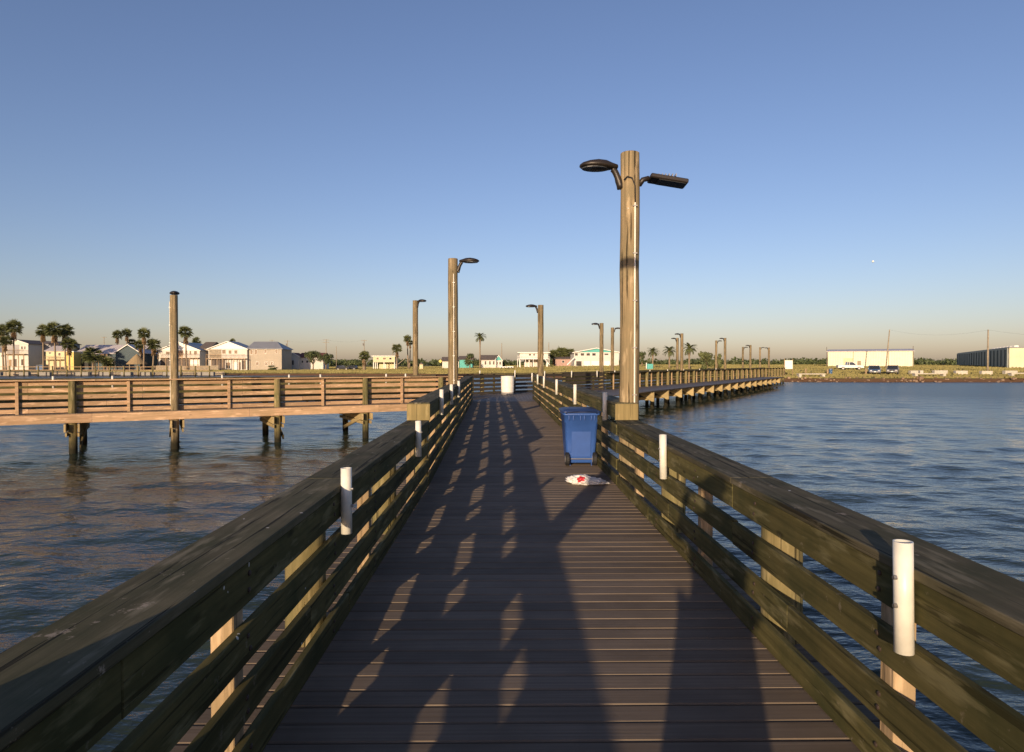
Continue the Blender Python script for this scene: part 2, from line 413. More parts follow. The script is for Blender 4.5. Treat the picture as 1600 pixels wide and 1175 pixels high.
BOLT = MB().tube([(0, 0, -.004), (0, 0, .004), (0, 0, .007)], [.011, .011, .006], 8).mesh('bolt_head'); BOLT.materials.append(plain('rusty_bolt', (.07, .05, .04), .7, .5))
LOW = [(.012, .145), (.217, .357), (.450, .593), (.677, .836)]
HIGH = [(.012, .145), (.217, .357), (.440, .580), (.665, .805), (.885, 1.060)]
def railing(label, p0, p1, side, slats, cap_top, posts, piles, mats=('rail', 'cap', 'post', 'pile'), seg=2.44, parent=None, pile_top=None, name='wooden_railing', pile_bottom=-1.9, end_block=None, base=0.0, group=None, bolts=False):
    """side=+1: the walkway lies to the left of p0->p1, slats on that side."""
    p0 = Vector((*p0, 0)); p1 = Vector((*p1, 0)); u = (p1 - p0); L = u.length; u.normalize()
    n = Vector((-u.y, u.x, 0)) * side; rz = math.atan2(u.y, u.x)
    e = empty(name, (p0 + p1) / 2 + Vector((0, 0, base)), label, 'railing', group)
    ms, mc, mp, ml = (M[m] for m in mats)
    rng = random.Random(hash(label) & 0xffff if False else int(L * 977 + p0.x * 31 + p0.y * 7))
    for zi, (z0, z1) in enumerate(slats):
        t = -((zi * 37) % 3) * seg / 3 if zi % 2 else 0.0
        while t < L - .02:
            a = max(0, t); b = min(L, t + seg)
            if b - a > .1:
                c = p0 + u * ((a + b) / 2) - n * (.019 + rng.uniform(0, .003)) + Vector((0, 0, (z0 + z1) / 2 + rng.uniform(-.005, .005)))
                place('slat', board(b - a - .004, .038, z1 - z0, ms), None, e, c, (rng.uniform(-.008, .008), rng.uniform(-.0012, .0012), rz))
            t += seg
    t = 0.0; cs = 3.66
    while t < L - .02:
        b = min(L, t + cs)
        c = p0 + u * ((t + b) / 2) - n * (.133 + rng.uniform(-.003, .003)) + Vector((0, 0, cap_top - .019 + rng.uniform(-.001, .002)))
        place('cap_board', board(b - t - .004, .286, .038, mc), None, e, c, (rng.uniform(-.004, .004), 0, rz)); t = b
    for s in posts:
        if 0 <= s <= L:
            c = p0 + u * s - n * (.0395 + .0445); place('post', upright(.089, cap_top - .04 + .28, mp), None, e, (c.x, c.y, -.28), (0, 0, rz + rng.uniform(-.03, .03)))
    for s in piles:
        if 0 <= s <= L:
            H = (cap_top - .045 if pile_top is None else pile_top) - pile_bottom
            c = p0 + u * s - n * (.0395 + .128); place('pile', roundpile(.122, H, ml), None, e, (c.x, c.y, pile_bottom), (0, 0, rng.uniform(0, 6)))
    if bolts:
        for s in list(posts) + list(piles):
            for z0, z1 in slats:
                for dz in (.3, .7):
                    c = p0 + u * (s + rng.uniform(-.02, .02)) + Vector((0, 0, z0 + (z1 - z0) * dz)) - n * .002
                    if 0 < s < L: place('bolt_head', BOLT, None, e, c, (0, R(90), math.atan2(n.y, n.x)))
    if end_block:
        z0, z1 = end_block
        c = p0 + u * .019 - n * .133 + Vector((0, 0, (z0 + z1) / 2))
        me = MB().box((0, 0, 0), (.038, .30, z1 - z0)).mesh('end_block', bevel=.004)
        place('end_block', me, M['block'], e, c - u * .041, (0, 0, rz))
    return e, u, n

# ------------------------------------------------------------------ main walkway
YB = 8.45                                  # where the railings step up
LX, RX = -0.994, 1.4585
YL, XL = 28.5, -1.42
YR, XR = 30.6, 1.30
pier = empty('fishing_pier', (0.2, 12, 0), 'straight grey-brown plank walkway of the pier running ahead from camera', 'pier')
bl = MB().box((0, 0, -.0125), (3.33, .1345, .025)).mesh('deck_board', bevel=.0065, seg=1)
y = -3.2; i = 0
while y < 28.0:
    xo = .215 if y < YB else .215 - .30 * (y - YB) / 20
    place('deck_board', bl, M['deck'], pier, (xo + random.uniform(-.012, .012), y, random.uniform(-.0015, .0015)), (random.uniform(-.003, .003), 0, random.uniform(-.0012, .0012)))
    y += .146; i += 1
for x in (-1.05, -.35, .3, 1.0, 1.55):
    MB().beam((x, -3.3, -.17), (x - .02, 28.0, -.17), .09, .28).build('stringer', M['rail'], pier)
for k in range(13):
    y = 1.31 + 2.44 * k - 2.44
    MB().beam((-1.42, y + .17, -.43), (1.85, y + .17, -.43), .07, .24).build('cross_beam', M['rail'], pier)

pil = [3.75 + 3.3 + 2.44 * k - 2.44 * 3 + .27 for k in range(3, 9)]
def near_posts(y0): return [v - y0 for v in (-2.38, .06, 2.50, 4.94, 7.38)]
def near_piles(y0): return [v - y0 for v in (-1.16, 1.28, 3.76, 6.2)]
Y0 = -3.2
railing('low left railing nearest the camera, in shade, with dark weathered cap', (LX, Y0), (LX, YB - .06), -1, LOW, .875, near_posts(Y0), near_piles(Y0), bolts=True)
railing('low right railing nearest the camera, sunlit olive slats and wide cap', (RX, Y0), (RX, YB - .06), 1, LOW, .875, near_posts(Y0), near_piles(Y0), bolts=True)
hp = [.35 + 2.44 * k for k in range(10)]; hq = [1.45 + 2.44 * k for k in range(10)]
railing('taller left railing beyond the step, running on to the pier junction', (LX, YB), (XL, YL), -1, HIGH, 1.10, hq, hp, end_block=(.872, 1.085))
railing('taller right railing beyond the blue bin, running on to the pier junction', (RX, YB), (XR, YR), 1, HIGH, 1.10, hq, hp[1:], end_block=(.872, 1.085))

# ------------------------------------------------------------------ left pier
u1 = Vector((.883, .469, 0)); n1 = Vector((-.469, .883, 0)); P0 = Vector((-15.9, 20.3, 0))
def lp(s, off=0.0, z=0.0): return P0 + u1 * s + n1 * off + Vector((0, 0, z))
S0, S1 = -12.0, 16.0
lpier = empty('side_pier', lp(4, 1.6), 'side pier with tan fascia crossing the water on the left', 'pier')
rz1 = math.atan2(u1.y, u1.x)
dk = MB()
s = S0
while s < S1 + 2.6:
    w0 = .02 if s < S1 else .02 + (s - S1) * 1.0
    a = lp(s, w0); b = lp(s, 3.5); dk.beam(a + Vector((0, 0, -.0125)), b + Vector((0, 0, -.0125)), .139, .025); s += .146
o = dk.build('deck_boards', M['deck'], lpier); o['kind'] = 'stuff'
t = S0; k = 0
while t < S1 - .3:
    b = min(S1, t + 4.85)
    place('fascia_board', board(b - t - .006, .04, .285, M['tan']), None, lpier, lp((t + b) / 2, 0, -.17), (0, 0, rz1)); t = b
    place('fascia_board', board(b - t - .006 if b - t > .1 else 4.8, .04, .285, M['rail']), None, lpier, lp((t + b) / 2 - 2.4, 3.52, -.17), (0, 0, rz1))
lpiles = [2.0 - 3.3 * 4, 2.0 - 3.3 * 3, 2.0 - 3.3 * 2, 2.0 - 3.25, 2.0, 5.05, 8.4, 11.75, 15.0]
lposts = [.52 - 3.2 * 3, .52 - 3.2 * 2, .52 - 3.2, .52, 3.58, 6.73, 10.09, 13.3]
bi = 0
for s in lpiles:
    if s < S0: continue
    for sg in (-.19, .19):
        MB().beam(lp(s + sg, -.16, -.47), lp(s + sg, 3.7, -.47), .055, .26).build('pile_cap_beam', M['brace'], lpier, bevel=.004)
        MB().beam(lp(s + sg * .9, -.05, -.70), lp(s + sg * .9, 3.6, -.70), .05, .12).build('cross_tie', M['brace'], lpier)
    if bi % 2 == 0: MB().beam(lp(s + .2, .1, -1.15), lp(s + .2, 2.6, -.45), .05, .14).build('diagonal_brace', M['brace'], lpier)
    else: MB().beam(lp(s - .2, .3, -.55), lp(s - .2, 2.9, -1.15), .05, .14).build('diagonal_brace', M['brace'], lpier)
    bi += 1
a = lp(S0, .32); b = lp(S1, .32)
LEFTSL = [(.02, .155), (.235, .375), (.465, .605), (.69, .83), (.91, 1.055)]
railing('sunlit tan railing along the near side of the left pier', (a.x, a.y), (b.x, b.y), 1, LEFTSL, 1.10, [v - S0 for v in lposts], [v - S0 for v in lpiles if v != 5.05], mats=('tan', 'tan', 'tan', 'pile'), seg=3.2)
a = lp(S0, 3.2); b = lp(S1, 3.2)
railing('dark olive railing along the far side of the left pier', (a.x, a.y), (b.x, b.y), -1, LEFTSL, 1.09, [v - S0 for v in lposts], [v - S0 for v in lpiles], mats=('rail', 'cap', 'rail', 'pile'), seg=3.2)

# ------------------------------------------------------------------ junction platform and right pier
plat = MB().prism([(-1.95, 28.05), (1.95, 28.05), (4.4, 31.2), (8.9, 39.3), (6.3, 41.1), (1.7, 38.0), (-1.9, 34.6), (-3.6, 31.0)], -.06, -.004, 'XY')
o = plat.build('junction_platform', M['deck_far']); tag(o, 'plank platform where the three pier arms meet', 'platform')
u2 = Vector((.53, .848, 0)); n2 = Vector((.848, -.53, 0)); Q0 = Vector((6.4, 41.0, 0))
def rp(s, off=0.0, z=0.0): return Q0 + u2 * s + n2 * off + Vector((0, 0, z))
RL = 71.0; rz2 = math.atan2(u2.y, u2.x)
rpier = empty('shore_pier', rp(RL / 2), 'long right pier arm leading to the shore with triangular brackets', 'pier')
SL = 50.0
dm = MB().box((RL / 2, 0, -.035), (RL, 3.2, .05)); o = dm.build('deck', M['deck_far'], rpier, loc=rp(0, -1.5), rot=(0, 0, rz2))
dm = MB().box((SL / 2, 0, -.039), (SL, 2.88, .05)); o = dm.build('side_deck', M['deck_far'], rpier, loc=rp(0, 1.55), rot=(0, 0, rz2))
s = .4; k = 0
brk = MB().prism([(0, 0), (1.0, 0), (1.0, -.62), (.86, -.62), (.0, -.16)], -.04, .04, 'XZ').mesh('bracket'); brk.materials.append(M['brace'])
while s < SL - 1:
    place('bracket', brk, None, rpier, rp(s, 2.05, -.065), (0, 0, math.atan2(n2.y, n2.x)), (1, 1.6, 1))
    place('pile', roundpile(.14, 1.75, M['pile'], 10), None, rpier, rp(s, 1.92, -1.9))
    place('pile_stub', roundpile(.13, .72, M['pile'], 8), None, rpier, rp(s + .6, 2.6, -1.9))
    MB().beam(rp(s + .3, 1.6, -.55), rp(s + .3, 2.9, -.55), .07, .16).build('tie_beam', M['brace'], rpier)
    s += 2.9; k += 1
MB().beam(rp(0, 1.5, -.45), rp(SL, 1.5, -.45), .12, .55).build('stringer', M['dark'], rpier)  # dark beam added to paint the shade under the deck
place('edge_board', board(SL, .05, .07, M['dark']), None, rpier, rp(SL / 2, 3.03, -.06), (0, 0, rz2))
a = rp(0); b = rp(RL)
railing('near railing of the long right pier with tan posts', (a.x, a.y), (b.x, b.y), 1, HIGH, 1.10, [1.1 + 2.44 * k for k in range(29)], [2.3 + 2.44 * k for k in range(28)], mats=('rail', 'cap', 'post', 'pile'), seg=4.88)
a = rp(.0, -2.95); b = rp(RL, -2.95)
railing('far railing of the long right pier', (a.x, a.y), (b.x, b.y), -1, HIGH, 1.10, [1.1 + 4.88 * k for k in range(15)], [], mats=('rail', 'cap', 'post', 'pile'), seg=4.88)
cross = [(-3.3, 30.7), (-1.75, 33.9), (1.6, 37.2), (6.3, 40.8)]
nm = ['short dark railing at the left corner of the pier junction', 'dark railing facing the camera behind the white drum', 'dark railing running right from the pier junction']
for i in range(3):
    railing(nm[i], cross[i], cross[i + 1], -1, HIGH, 1.12, [.15, 1.7, 3.3, 5.0], [2.6, 5.7] if i == 2 else ([.9] if i == 1 else []), mats=('dark', 'dark', 'rail', 'pile'), seg=6)

# ------------------------------------------------------------------ rod holders
def pipe_mesh():
    ro, ri, L = .0325, .0275, .395
    m = MB().lathe([(ri, 0), (ro, 0), (ro, L), (ri, L), (ri, 0)], 20); return m.mesh('rod_holder', smooth=False)
PM = pipe_mesh()
for p in PM.polygons: p.use_smooth = abs(p.normal.z) < .3
PM.materials.append(M['pvc'])
BM = MB().tube([(0, 0, 0), (0, 0, .012)], .008, 8).mesh('bolt'); BM.materials.append(M['steel'])
ORD = ['first', 'second', 'third', 'fourth', 'fifth', 'sixth', 'seventh', 'eighth', 'ninth', 'tenth']
def rod(x, y, ztop, lab, group, inward, bolts=True, tilt=None):
    o = place('rod_holder', PM, None, None, (x, y, ztop - .395), (random.uniform(-.02, .02) if tilt is None else tilt[0], random.uniform(-.02, .02) if tilt is None else tilt[1], 0))
    tag(o, lab, 'rod holder', group)
    if bolts:
        bpy.context.view_layer.update()
        for dz in (.17, .27):
            b = place('bolt', BM, None, None, (0, 0, 0)); b.parent = o
            b.location = (-.032 * inward, -.012, dz); b.rotation_euler = (0, R(-90) * inward, 0)
G = 'white pipe rod holders along the walkway'
for i, Y in enumerate((2.27, 5.77, 9.15, 12.8, 17.0, 22.0, 25.6, 30.2)):
    xf = RX if Y < YB else RX + (XR - RX) * (Y - YB) / (YR - YB)
    rod(xf - .037, Y, .97 if Y < YB else 1.205, 'white pipe rod holder, %s from the camera on the right walkway railing' % ORD[i], G, -1 if False else 1, Y < 10)
for i, Y in enumerate((3.9, 7.16, 10.1, 12.7, 15.5)):
    xf = LX if Y < YB else LX + (XL - LX) * (Y - YB) / (YL - YB)
    rod(xf + .037, Y, .975 if Y < YB else 1.21, 'white pipe rod holder, %s from the camera on the left walkway railing' % ORD[i], G, -1, Y < 10)
for i, px in enumerate((71, 165, 269, 339, 445, 495, 599, 630)):
    k = (px - VPX) / FPX; s = (20.3 * k + 15.9) / (.883 - .469 * k) + .25; q = lp(s, .40)
    rod(q.x, q.y, 1.215, 'white pipe rod holder, %s from the left along the tan side-pier railing' % ORD[i], 'rod holders on the left pier', 1, False)
for px, Y, dx in ((749.7, 34.9, 'left of'), (804.5, 36.1, 'right of')):
    q = at_y(px, 590, Y); rod(q.x, Y - .1, 1.28, 'white pipe rod holder on the end railing, %s the white drum' % dx, 'rod holders on the end railing', 1, False)
for i, px in enumerate((851, 893, 933)):
    Y = 37.6 + i * 1.2; q = at_y(px, 590, Y); rod(q.x, q.y, 1.22, 'white pipe rod holder, %s along the railing right of the junction' % ORD[i], 'rod holders right of the junction', 1, False)
for i, s in enumerate((1.6, 5.2, 8.4, 12.6, 17.0, 22.0, 28.0)):
    q = rp(s, -.04); rod(q.x, q.y, 1.215, 'white pipe rod holder, %s along the near railing of the shore pier' % ORD[i], 'rod holders on the shore pier', 1, False)

# ------------------------------------------------------------------ lamp posts
def cobra(e, base, d, L=.62, sc=1.0):
    """curved arm and oval head; d = unit horizontal direction, base = point on the pole"""
    d = Vector(d); pts = []; b = Vector(base)
    for i in range(7):
        t = i / 6; pts.append(b + d * (.04 + .11 * t) * sc + Vector((0, 0, .21 * math.sin(t * 1.5) * sc)))
    MB().tube([b + Vector((0, 0, -.05)) + d * .03] + pts, [.05 * sc] * 3 + [.042 * sc] * 5, 10).build('arm', M['bronze'], e, smooth=True)
    side = Vector((-d.y, d.x, 0)); o = pts[-1] - d * .04
    m = MB(); secs = [(-.03, .045, .04), (.05, .085, .06), (.14, .145, .085), (.25, .168, .09), (.36, .15, .072), (.44, .10, .046), (.475, .04, .02)]
    seg = 14
    for x, wd, ht in secs:
        for q in range(seg):
            a = 2 * math.pi * q / seg; zz = math.sin(a); zz = zz * ht * (1.0 if zz > 0 else .45)
            p = o + (d * x + side * (math.cos(a) * wd)) * sc + Vector((0, 0, zz * sc + .02 * sc)); m.v.append(tuple(p))
    for i in range(len(secs) - 1):
        for q in range(seg): m.f.append((i * seg + q, i * seg + (q + 1) % seg, (i + 1) * seg + (q + 1) % seg, (i + 1) * seg + q))
    m.f.append(tuple(range(seg))); m.f.append(tuple((len(secs) - 1) * seg + q for q in range(seg)))
    h = m.build('lamp_head', M['bronze'], e, smooth=True)
    c = o + d * .27 * sc + Vector((0, 0, -.014 * sc)); ml = MB(); vs = [(c + d * (math.cos(a) * .18 * sc) + side * (math.sin(a) * .128 * sc)) for a in [2 * math.pi * q / 16 for q in range(16)]]
    ml.add([v for v in vs] + [v + Vector((0, 0, .012)) for v in vs], [tuple(range(16)), tuple(range(16, 32))] + [(q, (q + 1) % 16, 16 + (q + 1) % 16, 16 + q) for q in range(16)])
    ml.build('lens', M['lens'], h)

def lamp_post(x, y, top, label, arms, r=.132, bottom=-1.9, conduit=None, group='wooden lamp posts on the piers', seg=20):
    e = empty('lamp_post', (x, y, 0), label, 'lamp post', group)
    place('pole', roundpile(r, top - bottom, M['pole'], seg), None, e, (x, y, bottom))
    for d, z in arms:
        v = Vector((*d, 0)).normalized(); cobra(e, (x + v.x * r * .7, y + v.y * r * .7, z), v)
    if conduit:
        cx, cy, z0, z1 = conduit
        MB().tube([(x + cx, y + cy, z0), (x + cx, y + cy, (z0 + z1) / 2), (x + cx, y + cy, z1)], .011, 8).build('conduit', M['pvc'], e)
        z = z0 + .3
        while z < z1:
            MB().box((x + cx, y + cy, z), (.055, .03, .014)).build('clip', M['steel'], e); z += .62
    return e
e = lamp_post(1.66, 8.62, 4.40, 'tall wooden lamp post with two lamps beside the blue bin', [((-1, -.12), 3.98)], conduit=(.045, -.136, .9, 3.72))
# rectangular flood lamp on its right side and cable at the top
b = Vector((1.78, 8.60, 3.98))
MB().tube([b, b + Vector((.05, 0, .07)), b + Vector((.13, 0, .09))], .035, 8).build('flood_bracket', M['bronze'], e, smooth=True)
mt = Matrix.Rotation(R(9), 4, 'Y') @ Matrix.Rotation(R(-5), 4, 'X')
fl = MB().box((0, 0, 0), (.50, .24, .06), M=mt).build('flood_lamp', M['bronze'], e, bevel=.012, loc=b + Vector((.38, 0, .055)))
MB().box((.04, 0, -.036), (.36, .20, .012), M=mt).build('lens', M['lens'], fl, loc=b + Vector((.38, 0, .055)))
for q in range(6): MB().box((-.14 + q * .045, 0, .045), (.012, .2, .035), M=mt).build('cooling_fin', M['steel'], fl, loc=b + Vector((.38, 0, .055)))
MB().tube([(1.56, 8.50, 4.02), (1.60, 8.475, 4.06), (1.66, 8.47, 4.04), (1.70, 8.48, 3.95), (1.705, 8.487, 3.72)], .008, 6).build('cable', M['rubber'], e, smooth=True)
lamp_post(-1.2, .85, 4.45, 'wooden lamp post on the left railing beside the camera', [((1, .15), 4.12)])
lamp_post(-1.33, 16.6, 4.30, 'wooden lamp post on the left walkway railing with lamp arm over the deck', [((1, -.15), 4.0)], conduit=(.03, -.136, .9, 3.9))
lamp_post(1.58, 28.6, 4.22, 'wooden lamp post on the right walkway railing near the junction', [((-1, -.2), 3.93)])
q = lp(4.98, .18); lamp_post(q.x, q.y, 4.02, 'wooden lamp post standing in the tan left-pier railing', [((-.40, .90), 3.90)], conduit=(-.125, -.05, .2, 3.8))
q = lp(15.1, 3.5); lamp_post(q.x, q.y, 4.6, 'wooden lamp post on the far side of the left pier', [((.75, -.6), 4.32)])
G2 = [(940, 505, 0, -1, 'nearest'), (957, 512, 1, 1, 'second'), (1066, 521, 0, -1, 'third'), (1059, 528, 1, -1, 'fourth'), (1134, 528, 0, -1, 'fifth'), (1120, 532, 1, 1, 'sixth'), (1174, 539, 0, -1, 'seventh'), (1162, 542, 1, 1, 'eighth'), (1203, 543, 0, -1, 'ninth'), (1189, 542.5, 1, 1, 'tenth')]
for px, pt, far, dr, lab in G2:
    k = (px - VPX) / FPX; off = -3.15 if far else -.16
    B = rp(0, off); s = (k * B.y - B.x) / (u2.x - k * u2.y); q = rp(s, off)
    top = CAMZ + (HOR - pt) / FPX * q.y
    top = min(max(top, 3.9), 4.7)
    lamp_post(q.x, q.y, top, 'wooden lamp post on the %s side of the shore pier, %s from the junction' % ('far' if far else 'near', lab), [((dr, -.25), top - .3)], seg=10)

# ------------------------------------------------------------------ blue bin, bag, drum
def rrect(wx, wy, r, z, n=4):
    out = []
    for cx, cy, a0 in ((wx - r, wy - r, 0), (-wx + r, wy - r, 90), (-wx + r, -wy + r, 180), (wx - r, -wy + r, 270)):
        for i in range(n + 1):
            a = R(a0 + 90 * i / n); out.append((cx + r * math.cos(a), cy + r * math.sin(a), z))
    return out
def loft(m, rings, cap=True):
    base = len(m.v); n = len(rings[0])
    for rg in rings: m.v += rg
    for i in range(len(rings) - 1):
        for k in range(n): m.f.append((base + i * n + k, base + i * n + (k + 1) % n, base + (i + 1) * n + (k + 1) % n, base + (i + 1) * n + k))
    if cap:
        m.f.append(tuple(base + k for k in reversed(range(n)))); m.f.append(tuple(base + (len(rings) - 1) * n + k for k in range(n)))
    return m
def wheelie_bin():
    loc = (1.20, 10.42, 0); e = empty('wheeled_bin', loc, 'blue plastic wheeled bin standing against the right railing', 'bin', rz=0)
    P = lambda m, n, mt, par=e, **k: m.build(n, mt, par, **k)
    def off(m): m.v = [(a + loc[0], b + loc[1], c * .93 + loc[2]) for a, b, c in m.v]; return m
    body = MB(); rings = []
    for z, wx, wy in ((.045, .215, .215), (.06, .222, .225), (.30, .238, .26), (.74, .262, .31), (.745, .270, .318), (.86, .274, .325), (.862, .288, .342), (.90, .290, .345)):
        rings.append(rrect(wx, wy, .05, z))
    loft(body, rings); bo = P(off(body), 'body', M['blue'], smooth=False, bevel=0)
    for p in bo.data.polygons: p.use_smooth = True
    m = MB(); loft(m, [rrect(.150, .006, .004, z) for z in (.16, .70)])
    m.v = [(a, b - .245 - .045 * (c - .16) / .54 - .006, c) for a, b, c in m.v]; P(off(m), 'back_panel', M['blue'])
    lid = MB(); loft(lid, [rrect(.305, .36, .06, .905), rrect(.310, .365, .06, .915), rrect(.302, .357, .06, .94), rrect(.24, .29, .07, .965)])
    P(off(lid), 'lid', M['darkblue'], smooth=True)
    P(off(MB().tube([(-.24, -.335, .90), (-.22, -.40, .935), (.22, -.40, .935), (.24, -.335, .90)], .016, 8)), 'handle', M['darkblue'], smooth=True)
    for x in (-.20, -.13, -.02, .04, .15, .20):
        P(off(MB().prism([(x - .008, .86), (x + .008, .86), (x + .006, .80), (x, .775), (x - .004, .80)], -.352, -.318)), 'rim_rib', M['blue'])
    for sx in (-1, 1):
        w_ = MB(); cx = sx * .215
        w_.tube([(cx - .032, -.235, .115), (cx - .022, -.235, .115), (cx + .022, -.235, .115), (cx + .032, -.235, .115)], [.095, .115, .115, .095], 22)
        wh = P(off(w_), 'wheel', M['rubber'], smooth=False)
        P(off(MB().tube([(cx - .036, -.235, .115), (cx + .036, -.235, .115)], .06, 14)), 'rim', M['grey'], wh)
        P(off(MB().prism([(-.24, .0), (-.10, .0), (-.10, .14), (-.24, .18)], cx - .045 * sx - .004, cx - .045 * sx + .004, 'YZ')), 'wheel_bracket', M['blue'])
    P(off(MB().tube([(-.21, -.235, .115), (.21, -.235, .115)], .011, 8)), 'axle', M['steel'])
    P(off(MB().box((0, -.238, .205), (.33, .03, .02))), 'step_bar', M['blue'])
    P(off(MB().box((-.2, .1, .022), (.04, .1, .045))), 'foot', M['blue']); P(off(MB().box((.2, .1, .022), (.04, .1, .045))), 'foot', M['blue'])
wheelie_bin()

def bag():
    k = N('white_bag_plastic'); tc = k.n('ShaderNodeTexCoord')
    gr = k.n('ShaderNodeVectorMath', operation='DISTANCE'); k.l(tc.outputs['Object'], gr.inputs[0]); gr.inputs[1].default_value = (-.06, -.10, .07)
    f = k.ramp(gr.outputs['Value'], [(.055, (1, 1, 1)), (.06, (0, 0, 0))])
    nz = k.noise(tc.outputs['Object'], 14, 4)
    k.l(k.mix(f, k.ramp(nz, [(.3, (.62, .60, .58)), (.7, (.82, .80, .77))]), (.45, .02, .03)), k.b.inputs['Base Color']); k.setp(.4); k.bump(nz, .5, .02)
    b = bmesh.new(); bmesh.ops.create_icosphere(b, subdivisions=5, radius=1.0)
    from mathutils import noise as mn
    for v in b.verts:
        c = v.co; d = mn.fractal(c * 2.6, 1.0, 2.1, 5) * .22 + abs(mn.noise(c * 5.5)) * .16 - abs(mn.noise(c * 3.1 + Vector((4, 2, 1)))) * .22
        r = 1 + d; tail = max(0, c.x)
        v.co = Vector((c.x * .25 * r + (.04 if c.x > .3 else 0), c.y * .15 * r * (1 - .45 * tail), max(-.002 / .1, c.z + .72 - .25 * tail) * .062 * r * (1 - .45 * tail)))
    me = bpy.data.meshes.new('plastic_bag'); b.to_mesh(me); b.free()
    for p in me.polygons: p.use_smooth = True
    me.materials.append(k.m)
    o = place('plastic_bag', me, None, None, (1.08, 8.62, .004), (0, 0, R(-6))); tag(o, 'crumpled white plastic bag with red print lying on the deck', 'bag')
bag()

def drum():
    x, y = at_y(793, 600, 34.6).x, 34.4
    e = empty('trash_drum', (x, y, 0), 'white round trash drum by the end railing of the walkway', 'trash drum')
    MB().lathe([(0, .12), (.325, .12), (.335, .16), (.345, .40), (.35, .42), (.345, .44), (.35, .70), (.355, .72), (.35, .74), (.345, .93), (.358, .95), (.358, .98), (.335, .985), (.33, .80), (0, .75)], 28).build('body', M['drum'], e, smooth=False, loc=(x, y, 0))
    MB().lathe([(0, .0), (.325, 0), (.335, .02), (.335, .122), (0, .122)], 28).build('base', M['grey'], e, loc=(x, y, 0))  # grey band paints the shade at the foot of the drum
drum()

# ------------------------------------------------------------------ houses
def hbox(px0, px1, py0, py1, Y):
    a = at_y(px0, py1, Y); b = at_y(px1, py0, Y); return a.x, b.x, a.z, b.z
def part_window(e, x0, x1, z0, z1, Y, glass='glass'):
    t = min(.07, (x1 - x0) * .09)
    m = MB(); m.box(((x0 + x1) / 2, Y - .03, z0 + t / 2), (x1 - x0, .10, t)); m.box(((x0 + x1) / 2, Y - .03, z1 - t / 2), (x1 - x0, .10, t))
    m.box((x0 + t / 2, Y - .03, (z0 + z1) / 2), (t, .10, z1 - z0 - 2 * t)); m.box((x1 - t / 2, Y - .03, (z0 + z1) / 2), (t, .10, z1 - z0 - 2 * t))
    o = m.build('window', M['trim'], e); MB().box(((x0 + x1) / 2, Y - .008, (z0 + z1) / 2), (x1 - x0 - 2 * t - .004, .05, z1 - z0 - 2 * t - .004)).build('pane', M[glass], o)
def part_door(e, x0, x1, z0, z1, Y, mat='trim'):
    o = MB().box(((x0 + x1) / 2, Y - .02, (z0 + z1) / 2), (x1 - x0, .09, z1 - z0)).build('door', M[mat], e, bevel=.01)
    MB().box((x1 - .12, Y - .08, (z0 + z1) / 2), (.05, .06, .12)).build('handle', M['steel'], o)
def balcony(e, px0, px1, py_floor, py_rail, Y, proj=1.8, posts=5, ground=None, mat='deckwood'):
    x0, x1, zf, zr = hbox(px0, px1, py_rail, py_floor, Y); m = M[mat]
    MB().box(((x0 + x1) / 2, Y - proj / 2, zf), (x1 - x0, proj, .18)).build('balcony_floor', m, e)
    MB().box(((x0 + x1) / 2, Y - proj + .05, zr), (x1 - x0, .12, .10)).build('balcony_rail', m, e)
    n = max(4, int((x1 - x0) / .45))
    for i in range(n + 1):
        x = x0 + (x1 - x0) * i / n; MB().box((min(max(x, x0 + .03), x1 - .03), Y - proj + .05, (zf + zr) / 2 + .02), (.06, .06, zr - zf - .24)).build('baluster', m, e)
    for i in range(posts):
        x = x0 + .12 + (x1 - x0 - .24) * i / max(1, posts - 1); g = gz(x, Y - proj) - .2
        MB().box((x, Y - proj + .1, (g + zf - .09) / 2), (.18, .18, zf - .09 - g)).build('post', m, e)
